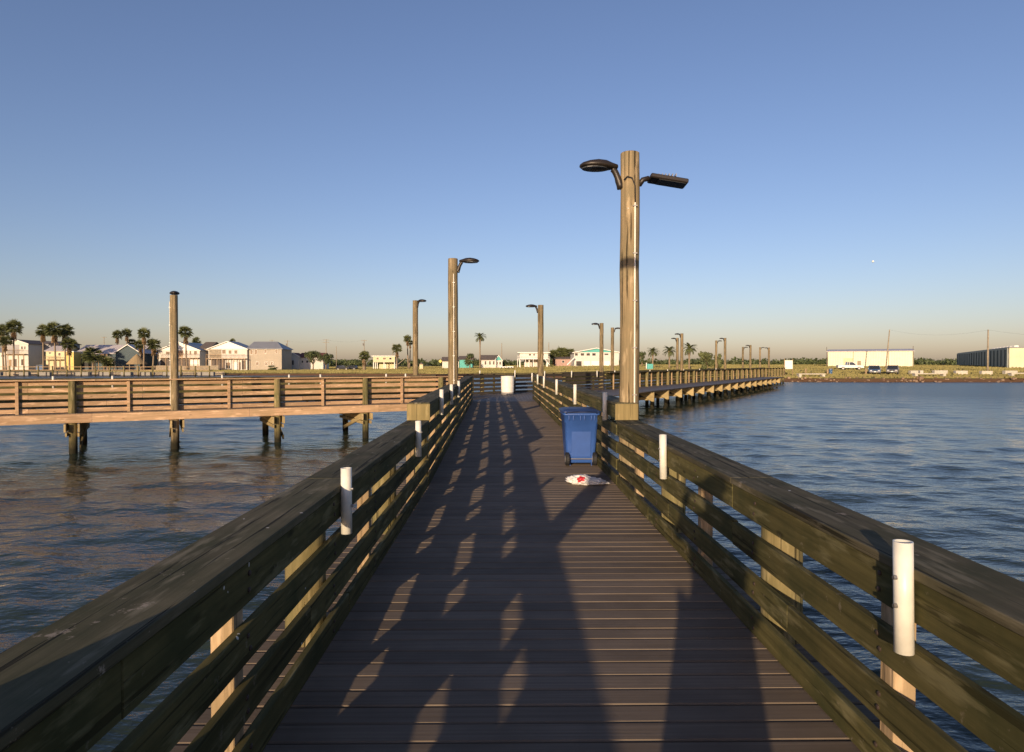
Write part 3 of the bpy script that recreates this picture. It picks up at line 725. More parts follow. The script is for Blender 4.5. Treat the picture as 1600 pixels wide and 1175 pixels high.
def house(label, Y, px0, px1, py_eave, py_base, wall, roof, kind, py_ridge, depth=9.0, over=.5, wins=(), doors=(), stilts=None, ridge_px=None, cat='house', gable_mat=None, name='house'):
    x0, x1, zb, ze = hbox(px0, px1, py_eave, py_base, Y); zr = at_y(px0, py_ridge, Y).z
    g = min(gz(x0, Y), gz(x1, Y), gz(x0, Y + depth)) - .2; xc = (x0 + x1) / 2
    e = empty(name, (xc, Y + depth / 2, g), label, cat)
    zb2 = g if stilts is None else at_y(px0, stilts, Y).z
    MB().box((xc, Y + depth / 2, (zb2 + ze) / 2), (x1 - x0, depth, ze - zb2)).build('wall', M[wall], e)
    if stilts is not None:
        n = max(2, int((x1 - x0) / 3) + 1)
        for i in range(n):
            for yy in (.15, depth / 2, depth - .15):
                x = x0 + .15 + (x1 - x0 - .3) * i / (n - 1); MB().box((x, Y + yy, (g + zb2) / 2), (.3, .3, zb2 - g)).build('stilt', M['trim'], e)
        MB().box((xc + .3, Y + depth * .72, (g + zb2 - .02) / 2), ((x1 - x0) * .7, depth * .4, zb2 - .02 - g)).build('lower_room', M[wall], e)
    t = .14
    if kind == 'front':      # gable faces the camera
        MB().prism([(x0, ze), (x1, ze), (xc, zr - t)], Y, Y + depth, 'XZ').build('gable', M[gable_mat or wall], e)
        sl = (zr - ze) / ((x1 - x0) / 2)
        for sx in (-1, 1):
            xe = xc + sx * ((x1 - x0) / 2 + over); zz = ze - over * sl
            MB().prism([(xc, zr), (xe, zz), (xe, zz + t), (xc, zr + t)], Y - over, Y + depth + over, 'XZ').build('roof', M[roof], e)
            MB().prism([(xc, zr - .12), (xe, zz - .12), (xe, zz + t + .01), (xc, zr + t + .01)], Y - over - .06, Y - over - .003, 'XZ').build('fascia', M['trim'], e)
    elif kind == 'side':     # ridge runs left-right
        hip = 0 if ridge_px is None else 1
        for sy in (0, 1):
            ya, yb = (Y - over, Y + depth / 2) if sy == 0 else (Y + depth + over, Y + depth / 2)
            m = MB(); xa, xb = x0 - over, x1 + over; ra, rb = (xa, xb) if not hip else (at_y(ridge_px[0], py_ridge, Y).x, at_y(ridge_px[1], py_ridge, Y).x)
            vs = [(xa, ya, ze), (xb, ya, ze), (rb, yb, zr), (ra, yb, zr)]; vs += [(a, b, c + t) for a, b, c in vs]
            m.add(vs, [(0, 1, 2, 3), (7, 6, 5, 4), (0, 4, 5, 1), (1, 5, 6, 2), (2, 6, 7, 3), (3, 7, 4, 0)]); m.build('roof', M[roof], e)
        if hip:
            for xa, ra in ((x0 - over, at_y(ridge_px[0], py_ridge, Y).x), (x1 + over, at_y(ridge_px[1], py_ridge, Y).x)):
                m = MB(); m.add([(xa, Y - over, ze + .02), (xa, Y + depth + over, ze + .02), (ra, Y + depth / 2, zr + t - .01), (xa, Y + depth / 2, ze - .1)], [(0, 1, 2), (0, 3, 1), (0, 2, 3), (1, 3, 2)]); m.build('roof_hip', M[roof], e)
        else: MB().prism([(Y, ze), (Y + depth, ze), (Y + depth / 2, zr)], x0 + .02, x1 - .02, 'YZ').build('gable', M[gable_mat or wall], e)
    else:
        MB().box((xc, Y + depth / 2, ze + .15), (x1 - x0 + 2 * over, depth + 2 * over, .3)).build('roof', M[roof], e)
    for wn in wins: a = hbox(*wn, Y); part_window(e, a[0], a[1], a[2], a[3], Y)
    for dn in doors: a = hbox(*dn[:4], Y); part_door(e, a[0], a[1], a[2], a[3], Y, dn[4] if len(dn) > 4 else 'trim')
    return e

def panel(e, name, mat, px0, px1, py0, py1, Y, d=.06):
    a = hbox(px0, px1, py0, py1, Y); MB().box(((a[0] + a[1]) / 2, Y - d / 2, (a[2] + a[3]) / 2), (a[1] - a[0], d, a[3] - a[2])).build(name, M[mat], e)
HY = 236.0
h = house('low grey-roofed house at the far left edge behind the palms', HY + 6, -34, 10, 551, 575, 'white', 'roofgrey', 'side', 543, wins=[(2, 7, 554, 558)])
h = house('tall white gabled house with long shaded side wall, left of the yellow house', HY, 9, 44, 537, 575, 'white', 'roofbrown', 'front', 531, depth=26, wins=[(33, 36, 541, 546), (38, 40, 541, 546), (33, 38, 561, 571)], doors=[(14, 18, 562, 572, 'deckwood')])
panel(h, 'recess_shade_panel', 'shadedside', 12, 30, 538.5, 553, HY); panel(h, 'recess_shade_panel', 'roofbrown', 20, 26, 561, 573, HY); balcony(h, 9, 43, 553.5, 546.5, HY, posts=5)  # flat panels paint the shade of the upper porch and lower opening
side = house('long side of the white gabled house, its shade painted grey', HY + 8, 44.5, 92, 537.5, 575, 'shadedside', 'roofbrown', 'side', 533, depth=12)  # shaded side wall of the gabled house, shade painted in as grey
h = house('small yellow house with gable porch behind the palm cluster', HY - 4, 72, 103, 549, 573, 'cream', 'roofpink', 'side', 540.5, wins=[(76, 80, 550, 553), (91, 95, 551, 556)], doors=[(84, 87, 563, 571, 'deckwood')])
balcony(h, 73, 100, 562, 557, HY - 4, posts=4)
h = house('narrow bright yellow block with flat roof among the palms', HY - 6, 103.5, 115, 550, 573, 'yellow', 'trim', 'flat', 550, depth=5, over=.1)
h = house('dark slate house with pale metal roof and white gable trim', HY - 2, 118, 218, 553, 573, 'blueside', 'roofpink', 'side', 538.5, depth=14, wins=[(157, 163, 552, 557), (165, 168, 552, 557), (128, 136, 553, 558)], doors=[(172, 176, 562, 571)])
panel(h, 'recess_shade_panel', 'rubber', 120, 150, 566, 573, HY - 2); balcony(h, 150, 200, 565, 558, HY - 2, posts=7)  # black sheet paints the shade below the house
h = house('front-gabled dark wing at the right end of the slate house', HY - 5, 181, 220, 551, 573, 'blueside', 'roofpink', 'front', 538.5, depth=10)
h = house('white house with broad white gable and balcony behind the lamp post', HY, 248, 312, 547, 574, 'white', 'roofgrey', 'front', 534.5, depth=16, gable_mat='trim', wins=[(259, 266, 549, 554), (289, 293, 548, 554), (296, 299, 548, 554), (303, 308, 548, 554)], doors=[(297, 311, 563, 569), (313, 324, 563, 569)][:1])
panel(h, 'recess_shade_panel', 'roofbrown', 251, 296, 561.5, 574, HY); panel(h, 'recess_shade_panel', 'deckwood', 268, 286, 548, 558, HY); balcony(h, 250, 313, 559.5, 553, HY, posts=6)  # brown sheets colour in the shade of the lower floor and porch
h = house('brown-roofed low wing between the two white gabled houses', HY + 5, 312.5, 326, 545, 574, 'tanbrick', 'roofbrown', 'side', 534, depth=12)
h = house('white front-gabled house joined to a long tan wing', HY - 3, 326, 386, 545, 575, 'white', 'roofgrey', 'front', 533.5, depth=9, gable_mat='trim', wins=[(347, 353, 546, 553), (357, 362, 547, 553), (366, 371, 547, 553), (353, 360, 566, 576)], doors=[(365, 371, 566, 578), (373, 376, 566, 578, 'roofbrown')])
panel(h, 'recess_shade_panel', 'oldwood', 327, 346, 546, 559.5, HY - 3); panel(h, 'recess_shade_panel', 'roofbrown', 330, 352, 562, 577, HY - 3, .05); panel(h, 'recess_shade_panel', 'roofbrown', 378, 384, 563, 577, HY - 3); balcony(h, 325, 386, 560.5, 554, HY - 3, posts=8)  # wood-toned porch and dark openings, their shade painted on flat panels
h = house('long tan two-storey wing with grey hip roof', HY - 2, 387, 440, 545.5, 577, 'tanbrick', 'roofgrey', 'side', 533.5, depth=11, ridge_px=(388, 425), wins=[(391, 395, 546, 554), (398, 402, 546, 554), (413, 417, 546, 552), (430, 434, 546, 552), (400, 404, 565, 571), (414, 418, 565, 571), (423, 427, 565, 571)])
h = house('small white house with maroon roof left of the green tree', HY + 14, 447, 468, 557, 574, 'white', 'roofred', 'front', 551.5, depth=7, wins=[(450, 453, 563, 567)], doors=[(456, 459, 563, 570, 'roofbrown')])
h = house('long low white house wing with maroon roof', HY + 15, 468.5, 505, 558.5, 574, 'white', 'roofred', 'side', 551.5, depth=8, wins=[(471, 474, 563, 567), (478, 482, 563, 567), (486, 490, 563, 567)])
h = house('flat-roofed white two-storey house with outside stairs', 262, 583, 617, 557, 573, 'cream', 'trim', 'flat', 556, depth=8, stilts=566, wins=[(588, 592, 558.5, 562), (598, 603, 558.5, 562), (608, 612, 558.5, 562)])
MB().beam(at_y(619, 572, 261), at_y(633, 560, 261), .9, .2).build('stairs', M['oldwood'], h)
h = house('small teal cottage beside the round green tree', 262, 718, 738, 562, 573, 'teal', 'roofbrown', 'side', 556.5, wins=[(728, 731, 563, 568)])
h = house('white cottage with brown roof and teal gable end', 260, 752, 776, 562.5, 573, 'white', 'roofbrown', 'side', 555, depth=9, gable_mat='teal', wins=[(757, 760, 564, 570), (764, 767, 564, 570), (770, 773, 564, 570)])
h = house('teal front-gabled porch of the brown-roofed cottage', 259, 773, 785, 563, 573, 'white', 'roofbrown', 'front', 555.5, depth=5, gable_mat='teal', over=.2, wins=[(775, 778, 565, 570), (780, 783, 565, 570)])
h = house('low white cottage left of the round green tree', 264, 691, 717, 564.5, 573, 'white', 'roofbrown', 'side', 558, wins=[(700, 704, 566, 569)])
h = house('white flat-roofed stilt house with wide upper deck', 258, 812, 856, 551.5, 573, 'white', 'trim', 'flat', 550, depth=9, stilts=561, over=.9, wins=[(826, 830, 552.5, 556), (833, 836, 552.5, 556), (846, 850, 552.5, 556)])
balcony(h, 808, 858, 561, 556.5, 258, posts=5, mat='trim')
MB().beam(at_y(850, 559, 255), at_y(859, 571, 255), 1.0, .25).build('stairs', M['trim'], h)
h = house('small pink outbuilding between the two stilt houses', 268, 868, 893, 561, 573, 'pink', 'roofbrown', 'side', 557.5, wins=[(878, 882, 563, 567)])
h = house('white and teal gabled house with four arched upper windows', 254, 897, 967, 550.5, 573, 'white', 'roofbrown', 'front', 544, depth=14, gable_mat='teal', over=.8, wins=[(898, 903, 551.5, 556), (907, 913, 551.5, 556), (916, 922, 551.5, 556), (925, 931, 551.5, 556), (944, 951, 552, 555), (900, 909, 564, 572)], doors=[(912, 922, 564, 573), (924, 936, 564, 573), (944, 953, 564, 573)])
MB().beam(at_y(897, 559, 252), at_y(886, 570, 252), 1.1, .3).build('stairs', M['trim'], h)
# thatched hut
hx, hzb = at_y(214, 571, 226).x, gz(at_y(214, 571, 226).x, 226)
hut = empty('thatched_hut', (hx, 226, hzb), 'round thatched hut in front of the slate house', 'hut')
zt = at_y(214, 553, 226).z; ze = at_y(214, 568.5, 226).z
MB().lathe([(.05, zt), (1.2, zt - (zt - ze) * .3), (3.3, ze), (3.25, ze - .15), (.05, zt - .3)], 18, (hx, 226, 0)).build('roof', M['thatch'], hut)
for a in range(6): MB().tube([(hx + 2.6 * math.cos(a * 1.05), 226 + 2.6 * math.sin(a * 1.05), hzb - .1), (hx + 2.6 * math.cos(a * 1.05), 226 + 2.6 * math.sin(a * 1.05), ze + .3)], .12, 6).build('post', M['oldwood'], hut)
# warehouses
def warehouse():
    Y = 205; c0 = at_y(1293, 560, Y); g = gz(c0.x, Y) - .3; ze = at_y(1293, 549.5, Y).z; zr = at_y(1293, 546, Y).z; D = 18
    phi = math.atan((1350 - VPX) / FPX); Wd = 23.4; e = empty('warehouse', (c0.x, Y, g), 'long cream metal warehouse behind the parked cars', 'warehouse', rz=-phi)
    def loc(m, n, mt, **k):
        o = m.build(n, mt, None, **k); o.parent = e; return o
    hh = ze - g
    loc(MB().box((Wd / 2, D / 2, hh / 2), (Wd, D, hh)), 'wall', M['metalwall'])
    loc(MB().prism([(-.4, hh - .05), (D / 2, zr - g), (D + .4, hh - .05), (D + .4, hh + .1), (D / 2, zr - g + .15), (-.4, hh + .1)], -.3, Wd + .3, 'YZ'), 'roof', M['roofpink'])
    loc(MB().prism([(.02, hh), (D - .02, hh), (D / 2, zr - g)], .02, Wd - .02, 'YZ'), 'gable', M['metalwall'])
    for x in (.1, Wd * .31, Wd * .72, Wd - .1): loc(MB().box((x, -.06, hh / 2), (.16, .1, hh - .1)), 'downpipe', M['oldwood'])
    loc(MB().box((Wd * .25, -.03, 1.5), (2.6, .1, 3.0)), 'roller_door', M['cream'])
    d = loc(MB().box((Wd * .38, -.03, 1.1), (1.0, .1, 2.1)), 'door', M['oldwood'])
    for x in (-.25, Wd - .2): loc(MB().tube([(x, -.1, 0), (x, -.1, zr - g + .8)], .08, 6), 'vent_pipe', M['roofbrown'])
    # boat storage: front at the right, open bays on the long side that runs back to the left
    A = at_y(1577, 571, 170); B = at_y(1497, 571, 262)
    g2 = gz(A.x, 170) - .3; za = at_y(1577, 543.5, 170).z; zb_ = at_y(1497, 550.5, 262).z
    e = empty('storage_building', (A.x + 15, 200, g2), 'dark-sided storage building with cream end wall at the right edge', 'storage building')
    Cx = A.x + 46; d = Vector((B.x - A.x, B.y - A.y, 0)); L = d.length; d.normalize(); yaw = math.atan2(d.y, d.x)
    hgt = za - g2
    fr = MB().box((23, .15, hgt / 2), (46, .3, hgt)); fr.build('end_wall', M['metalwall'], e, loc=(A.x, 170, g2))
    MB().box((L / 2, .2, hgt / 2), (L, .25, hgt)).build('side_wall', M['darkmetal'], e, loc=(A.x, 170.3, g2), rot=(0, 0, yaw))
    for i in range(19):
        MB().box((L * (i + .5) / 19, .42, hgt / 2 - .2), (.35, .2, hgt - .4)).build('bay_column', M['darkmetal'], e, loc=(A.x, 170.3, g2), rot=(0, 0, yaw))
    m = MB(); p = [Vector((A.x - .3, 169.8, 0)), Vector((A.x + 46, 169.8, 0)), Vector((B.x + 46, B.y, 0)), Vector((B.x - .3, B.y, 0))]
    m.add([(q.x, q.y, g2 + hgt) for q in p] + [(q.x, q.y, g2 + hgt + .25) for q in p], [(3, 2, 1, 0), (4, 5, 6, 7), (0, 1, 5, 4), (1, 2, 6, 5), (2, 3, 7, 6), (3, 0, 4, 7)]); m.build('roof', M['roofgrey'], e)
    for i in range(7):
        q = Vector((A.x + 1.2, 170, 0)) + d * (2 + i * 5.0); MB().box((q.x + 1.0, q.y + .4, g2 + hgt + .45), (1.2, 1.2, .5)).build('roof_vent', M['trim'], e, bevel=.1)
warehouse()

# ------------------------------------------------------------------ palms, trees
def fan_palm_mesh(seed):
    rng = random.Random(seed); cr = MB(); sk = MB()
    def fan(m, c, dirv, size, droop):
        d = Vector(dirv).normalized(); s = d.cross(Vector((0, 0, 1))); s = s.normalized() if s.length > .05 else Vector((1, 0, 0)); up = s.cross(d)
        b = c + d * size * .45
        m.add([c - s * .03, c + s * .03, b + s * .03, b - s * .03], [(0, 1, 2, 3)])
        for i in range(9):
            a = (i - 4) * .30; tip = b + (d * math.cos(a) + s * math.sin(a)) * size * rng.uniform(.5, .68) + Vector((0, 0, -droop * size * rng.uniform(.1, .35))) + up * rng.uniform(-.08, .08)
            q = a + .13; q2 = a - .13; mid = .3
            m.add([b, b + (d * math.cos(q) + s * math.sin(q)) * size * mid + up * .04, tip, b + (d * math.cos(q2) + s * math.sin(q2)) * size * mid - up * .04], [(0, 1, 2), (0, 2, 3)])
    for i in range(64):
        el = math.asin(rng.uniform(-.8, 1)); az = rng.uniform(0, 6.28)
        fan(cr, Vector((0, 0, 0)), (math.cos(el) * math.cos(az), math.cos(el) * math.sin(az), math.sin(el)), rng.uniform(1.35, 1.95), .6 - .3 * el)
    for i in range(34):
        az = rng.uniform(0, 6.28); z = rng.uniform(-.3, -1.9)
        fan(sk, Vector((0, 0, z)), (.55 * math.cos(az), .55 * math.sin(az), -1), rng.uniform(.8, 1.2), .4)
    a = cr.mesh('crown', fix=False); a.materials.append(M['palmleaf']); b = sk.mesh('dead_skirt', fix=False); b.materials.append(M['deadleaf']); return a, b
FAN = [fan_palm_mesh(i) for i in range(3)]
def date_crown(seed):
    rng = random.Random(seed); m = MB()
    for i in range(44):
        az = i * 2.399 + rng.uniform(-.2, .2); el = R(rng.uniform(-15, 80)); L = rng.uniform(2.3, 3.0); prev = Vector((0, 0, 0)); e = el; n = 9
        d0 = Vector((math.cos(az), math.sin(az), 0)); s = Vector((-math.sin(az), math.cos(az), 0))
        for k in range(n):
            d = d0 * math.cos(e) + Vector((0, 0, math.sin(e))); nx = prev + d * (L / n); e -= R(9)
            wl = .50 * math.sin(math.pi * (k + 1) / (n + 1)) ** .6
            for sg in (-1, 1):
                m.add([prev, nx, nx + (s * sg + d * .7).normalized() * wl + Vector((0, 0, -.12)), prev + (s * sg + d * .6).normalized() * wl * .9 + Vector((0, 0, -.05))], [(0, 1, 2), (0, 3, 2)] if k % 2 else [(0, 1, 2)])
            prev = nx
    a = m.mesh('crown', fix=False); a.materials.append(M['palmleaf']); return a
DATE = [date_crown(i) for i in range(2)]
def palm(px, py_top, Y, label, kind='fan', crown=1.0, lean=0.0, skirt=True, group='palms around the houses', base_r=.22):
    c = at_y(px, py_top, Y); x = c.x; g = gz(x, Y); rng = random.Random(int(px * 13))
    ctr = c.z - (1.45 if kind == 'fan' else 1.7) * crown
    e = empty('palm_tree', (x, Y, g), label, 'palm tree', group)
    n = 6; pts = [(x - lean * (1 - i / n) ** 2, Y, g - .2 + (ctr - g + .2) * i / n) for i in range(n + 1)]
    if kind == 'date': rr = [base_r * 1.25, base_r * 1.05, base_r, base_r, base_r, base_r * 1.4, base_r * 2.0]
    else: rr = [base_r * (1.35 - .5 * i / n) for i in range(n + 1)]
    MB().tube(pts, rr, 9).build('trunk', M['bark'], e, smooth=True)
    if kind == 'fan':
        a, b = FAN[int(px) % 3]; place('crown', a, None, e, (x, Y, ctr), (0, 0, rng.uniform(0, 6)), (crown,) * 3)
        if skirt: place('dead_skirt', b, None, e, (x, Y, ctr - .2), (0, 0, rng.uniform(0, 6)), (crown * .9, crown * .9, crown))
    else: place('crown', DATE[int(px) % 2], None, e, (x, Y, ctr), (0, 0, rng.uniform(0, 6)), (crown,) * 3)
PL = [(3, 507, 226, 'tall fan palm cut by the left edge of the picture', 1.5), (21, 500, 224, 'tallest fan palm in front of the white gabled house', 1.7), (8, 524, 222, 'short fan palm at the far left in front of the white gabled house', 1.3),
      (67, 507, 224, 'left palm of the cluster before the yellow house', 1.45), (85, 503, 222, 'middle and tallest palm of the cluster before the yellow house', 1.75), (101, 506, 225, 'right tall palm of the cluster before the yellow house', 1.65), (108, 527, 221, 'shorter palm right of the tall cluster', 1.5),
      (183, 516, 250, 'left palm of the pair rising behind the slate house roof', 1.2), (198, 513, 252, 'right palm of the pair rising behind the slate house roof', 1.2), (206, 529, 256, 'low palm crown just behind the slate roof ridge', 1.0),
      (225, 512, 224, 'slender palm between the thatched hut and white gabled house', 1.35), (240, 528, 226, 'bushy palm left of the white gabled house', 1.45), (219, 531, 229, 'palm half hidden behind the slender palm', 1.2), (290, 509, 226, 'tall palm right of the pier lamp post', 1.5),
      (307, 527, 262, 'palm crown peeking over the brown roof', 1.1), (364, 529, 264, 'palm crown peeking over the grey hip roof', .8), (620, 537, 250, 'leaning palm in front of the flat-roofed white house', 1.25), (636.5, 523, 256, 'tall thin palm at the right end of the flat-roofed house', 1.05), (641, 531, 262, 'second thin palm behind the tall thin palm', .8),
      (866, 546, 272, 'left palm of the clump between the stilt houses', 1.5), (878, 542, 274, 'middle palm of the clump between the stilt houses', 1.9), (890, 544, 276, 'right palm of the clump between the stilt houses', 1.7)]
for px, pt, Y, lab, cr in PL: palm(px, pt, Y, lab, 'fan', cr, lean=random.uniform(-.5, .5))
palm(569, 548, 235, 'stout skirted palm right of the dark parked cars', 'fan', 1.3, base_r=.45)
palm(145, 541, 222, 'bushy low palm in front of the slate house', 'fan', 2.0, skirt=False)
palm(168, 557, 223, 'small dark palm before the slate house balcony', 'fan', 1.4, skirt=False)
palm(750, 520, 240, 'lone tall feather palm behind the end of the walkway', 'date', .95)
palm(1020, 543, 190, 'left feather palm of three beyond the lamp post', 'date', .78)
palm(1046, 541, 176, 'middle feather palm of three beyond the lamp post', 'date', .82)
palm(1077, 536, 165, 'right feather palm of three, behind the shore-pier lamps', 'date', .86)

def leafball(m, rng, c, r, n, size):
    for i in range(n):
        d = Vector((rng.gauss(0, 1), rng.gauss(0, 1), rng.gauss(0, 1))).normalized(); p = Vector(c) + Vector((d.x * r[0], d.y * r[1], d.z * r[2])) * (rng.random() ** .4)
        a = Vector((rng.gauss(0, 1), rng.gauss(0, 1), rng.gauss(0, 1))).normalized(); b = a.cross(d); b = b.normalized() if b.length > .01 else Vector((1, 0, 0)); s = size * rng.uniform(.6, 1.3)
        m.add([p - a * s, p + b * s * .6, p + a * s, p - b * s * .6], [(0, 1, 2, 3)])
def tree(px, py_top, Y, wpx, label, mat='leaf', n=900, trunk=.25, low=.35):
    c = at_y(px, py_top, Y); x = c.x; g = gz(x, Y); H = c.z - g; Wd = wpx / FPX * Y / 2; rng = random.Random(int(px * 7))
    e = empty('broadleaf_tree' if trunk > .1 else 'shrub', (x, Y, g), label, 'tree' if trunk > .1 else 'shrub')
    t = MB(); t.tube([(x, Y, g - .2), (x + .1, Y, g + H * .3), (x, Y, g + H * .6)], [trunk, trunk * .8, trunk * .4], 8)
    for i in range(5):
        a = i * 1.26; t.tube([(x, Y, g + H * .3), (x + Wd * .35 * math.cos(a), Y + Wd * .35 * math.sin(a), g + H * .55), (x + Wd * .6 * math.cos(a), Y + Wd * .6 * math.sin(a), g + H * .72)], [trunk * .5, trunk * .35, trunk * .12], 6)
    t.build('trunk', M['bark'], e, smooth=True)
    m = MB()
    for i in range(13):
        a = rng.uniform(0, 6.28); rr = rng.uniform(.1, .72); zc = g + H * rng.uniform(low + .15, .88)
        leafball(m, rng, (x + Wd * rr * math.cos(a), Y + Wd * rr * math.sin(a), zc), (Wd * .38, Wd * .38, H * .16), n // 13, .22)
    o = place('crown', m.mesh('crown', fix=False), M[mat], e)
tree(489, 548, 236, 30, 'full green tree right of the maroon-roofed house', n=2200)
tree(509, 553, 234, 24, 'smaller green tree beside the utility pole', n=1500)
tree(734, 551, 252, 22, 'round green tree behind the teal cottage', n=1800, low=.1)
tree(1105, 549, 150, 26, 'feathery green shrub left of the shore-pier lamps', 'shrub', 1800, .08, .02)
tree(1121, 551, 150, 16, 'feathery green shrub between the shore-pier lamps', 'shrub', 1200, .08, .02)
tree(1003, 549, 230, 14, 'dark round tree just right of the near lamp post', n=1200, low=.05)
tree(425, 571, 226, 18, 'low tan bush before the long tan wing', 'shrub', 900, .05, .0)
tree(1422, 557, 300, 18, 'dark tree at the right end of the cream warehouse', n=1200, low=.05)
tree(860, 571, 250, 9, 'small dark bush by the white stilt house', n=500, trunk=.05, low=0)
tree(786, 562, 262, 9, 'dark bush right of the teal porch cottage', n=700, trunk=.05, low=0)

# far wood and grass: uncountable
wd = MB(); rng = random.Random(5)
for i in range(520):
    x = rng.uniform(-420, 560); Y = rng.uniform(420, 520); hgt = rng.uniform(2.2, 5.2) * (1.1 if x > 150 else 1.0)
    leafball(wd, rng, (x, Y, 1.0 + hgt * .45), (rng.uniform(4, 9), 4, hgt * .55), 90, 1.0)
o = place('distant_woodland', wd.mesh('distant_woodland', fix=False), M['leaf']); tag(o, 'low dark green line of woods along the horizon', 'woodland', kind='stuff')
gr = MB(); rng = random.Random(9)
for i in range(90000):
    x = rng.uniform(-120, 170); t = rng.random() ** 1.6 * 230 + 1.8; Y = shore(x) + t; z = gz(x, Y); a = rng.uniform(-.7, .7); hh = rng.uniform(.10, .34) * (1.5 if rng.random() < .05 else 1); ww = rng.uniform(.1, .3)
    dx, dy = ww * math.cos(a), ww * math.sin(a); gr.v += [(x - dx, Y - dy, z - .02), (x + dx, Y + dy, z - .02), (x + dx * .4 + rng.uniform(-.1, .1), Y, z + hh), (x - dx * .5, Y + .05, z + hh * .8)]
    n = len(gr.v); gr.f.append((n - 4, n - 3, n - 2, n - 1))
o = place('grass', gr.mesh('grass', fix=False), M['grass']); tag(o, 'rough yellow-green grass covering the shore field', 'grass', kind='stuff')

rk = MB(); rng = random.Random(12)
for i in range(420):
    x = rng.uniform(20, 150); t = rng.uniform(-.3, 2.2); Y = shore(x) + t; z = gz(x, Y) + .04; r = rng.uniform(.08, .32) * (2 if rng.random() < .06 else 1)
    vs = [(x + r * rng.uniform(.6, 1.3) * math.cos(a) * k, Y + r * math.sin(a) * k, z + zz * r) for zz, k in ((-.5, 1), (.35, .9)) for a in (0.3, 1.5, 2.6, 3.9, 5.1)] + [(x, Y, z + r * .6)]
    rk.add(vs, [(q, (q + 1) % 5, 5 + (q + 1) % 5, 5 + q) for q in range(5)] + [(5 + q, 5 + (q + 1) % 5, 10) for q in range(5)])
o = place('bank_rubble', rk.mesh('bank_rubble'), M['rubble']); tag(o, 'broken rubble and dirt along the right waterline', 'rubble', kind='stuff')
# ------------------------------------------------------------------ utility poles, wires
def upole(px, pt, Y, label, arms=1, lean=0.0, trans=False):
    c = at_y(px, pt, Y); g = gz(c.x, Y); e = empty('utility_pole', (c.x, Y, g), label, 'utility pole', 'utility poles on the shore')
    MB().tube([(c.x + lean, Y, g - .3), (c.x + lean * .5, Y, (g + c.z) / 2), (c.x, Y, c.z)], [.19, .165, .13], 8).build('pole', M['oldwood'], e, smooth=True)
    for i in range(arms):
        z = c.z - .35 - i * .9; MB().box((c.x, Y - .16, z), (2.5, .11, .13)).build('crossarm', M['oldwood'], e)
        for q in (-1.1, -.5, .5, 1.1): MB().tube([(c.x + q, Y - .16, z + .06), (c.x + q, Y - .16, z + .28)], .05, 6).build('insulator', M['grey'], e)
    if trans: MB().tube([(c.x - .4, Y - .2, c.z - 2.4), (c.x - .4, Y - .2, c.z - 1.4)], .27, 10).build('transformer', M['grey'], e)
    return Vector((c.x, Y - .16, c.z - .1))
U = [upole(162.5, 526, 300, 'utility pole rising behind the slate house roof'), upole(425, 531, 330, 'utility pole right of the grey hip roof'), upole(449, 532, 290, 'utility pole with transformer over the maroon-roofed house', trans=True),
     upole(509.5, 530, 250, 'double-armed utility pole behind the green trees', 2), upole(569, 531, 270, 'utility pole with transformer above the stout palm', trans=True), upole(784, 536, 300, 'thin bare pole right of the teal cottages', 0), upole(857.5, 535, 300, 'thin pole behind the white stilt house', 0),
     upole(1390, 515, 175, 'tall dark leaning pole in front of the cream warehouse', 0, lean=-.9), upole(1544, 515, 135, 'tall pale pole in front of the storage building', 0), upole(525.5, 541, 330, 'thin distant pole right of the green trees', 0), upole(614, 537, 300, 'thin pole left of the leaning palm', 0)]
def wire(a, b, sag, label):
    pts = [a.lerp(b, i / 12) - Vector((0, 0, sag * 4 * (i / 12) * (1 - i / 12))) for i in range(13)]
    tag(MB().tube(pts, .009, 5).build('power_line', M['rubber']), label, 'power line', 'power lines')
wire(U[2], U[3], .8, 'power line between the transformer pole and double-armed pole'); wire(U[3], U[4], .9, 'power line from the double-armed pole to the skirted palm pole')
wire(U[8], U[8] + Vector((40, -10, -1.5)), 1.5, 'power line running right from the pale pole'); wire(U[7], U[8], 1.2, 'power line between the dark leaning pole and pale pole')

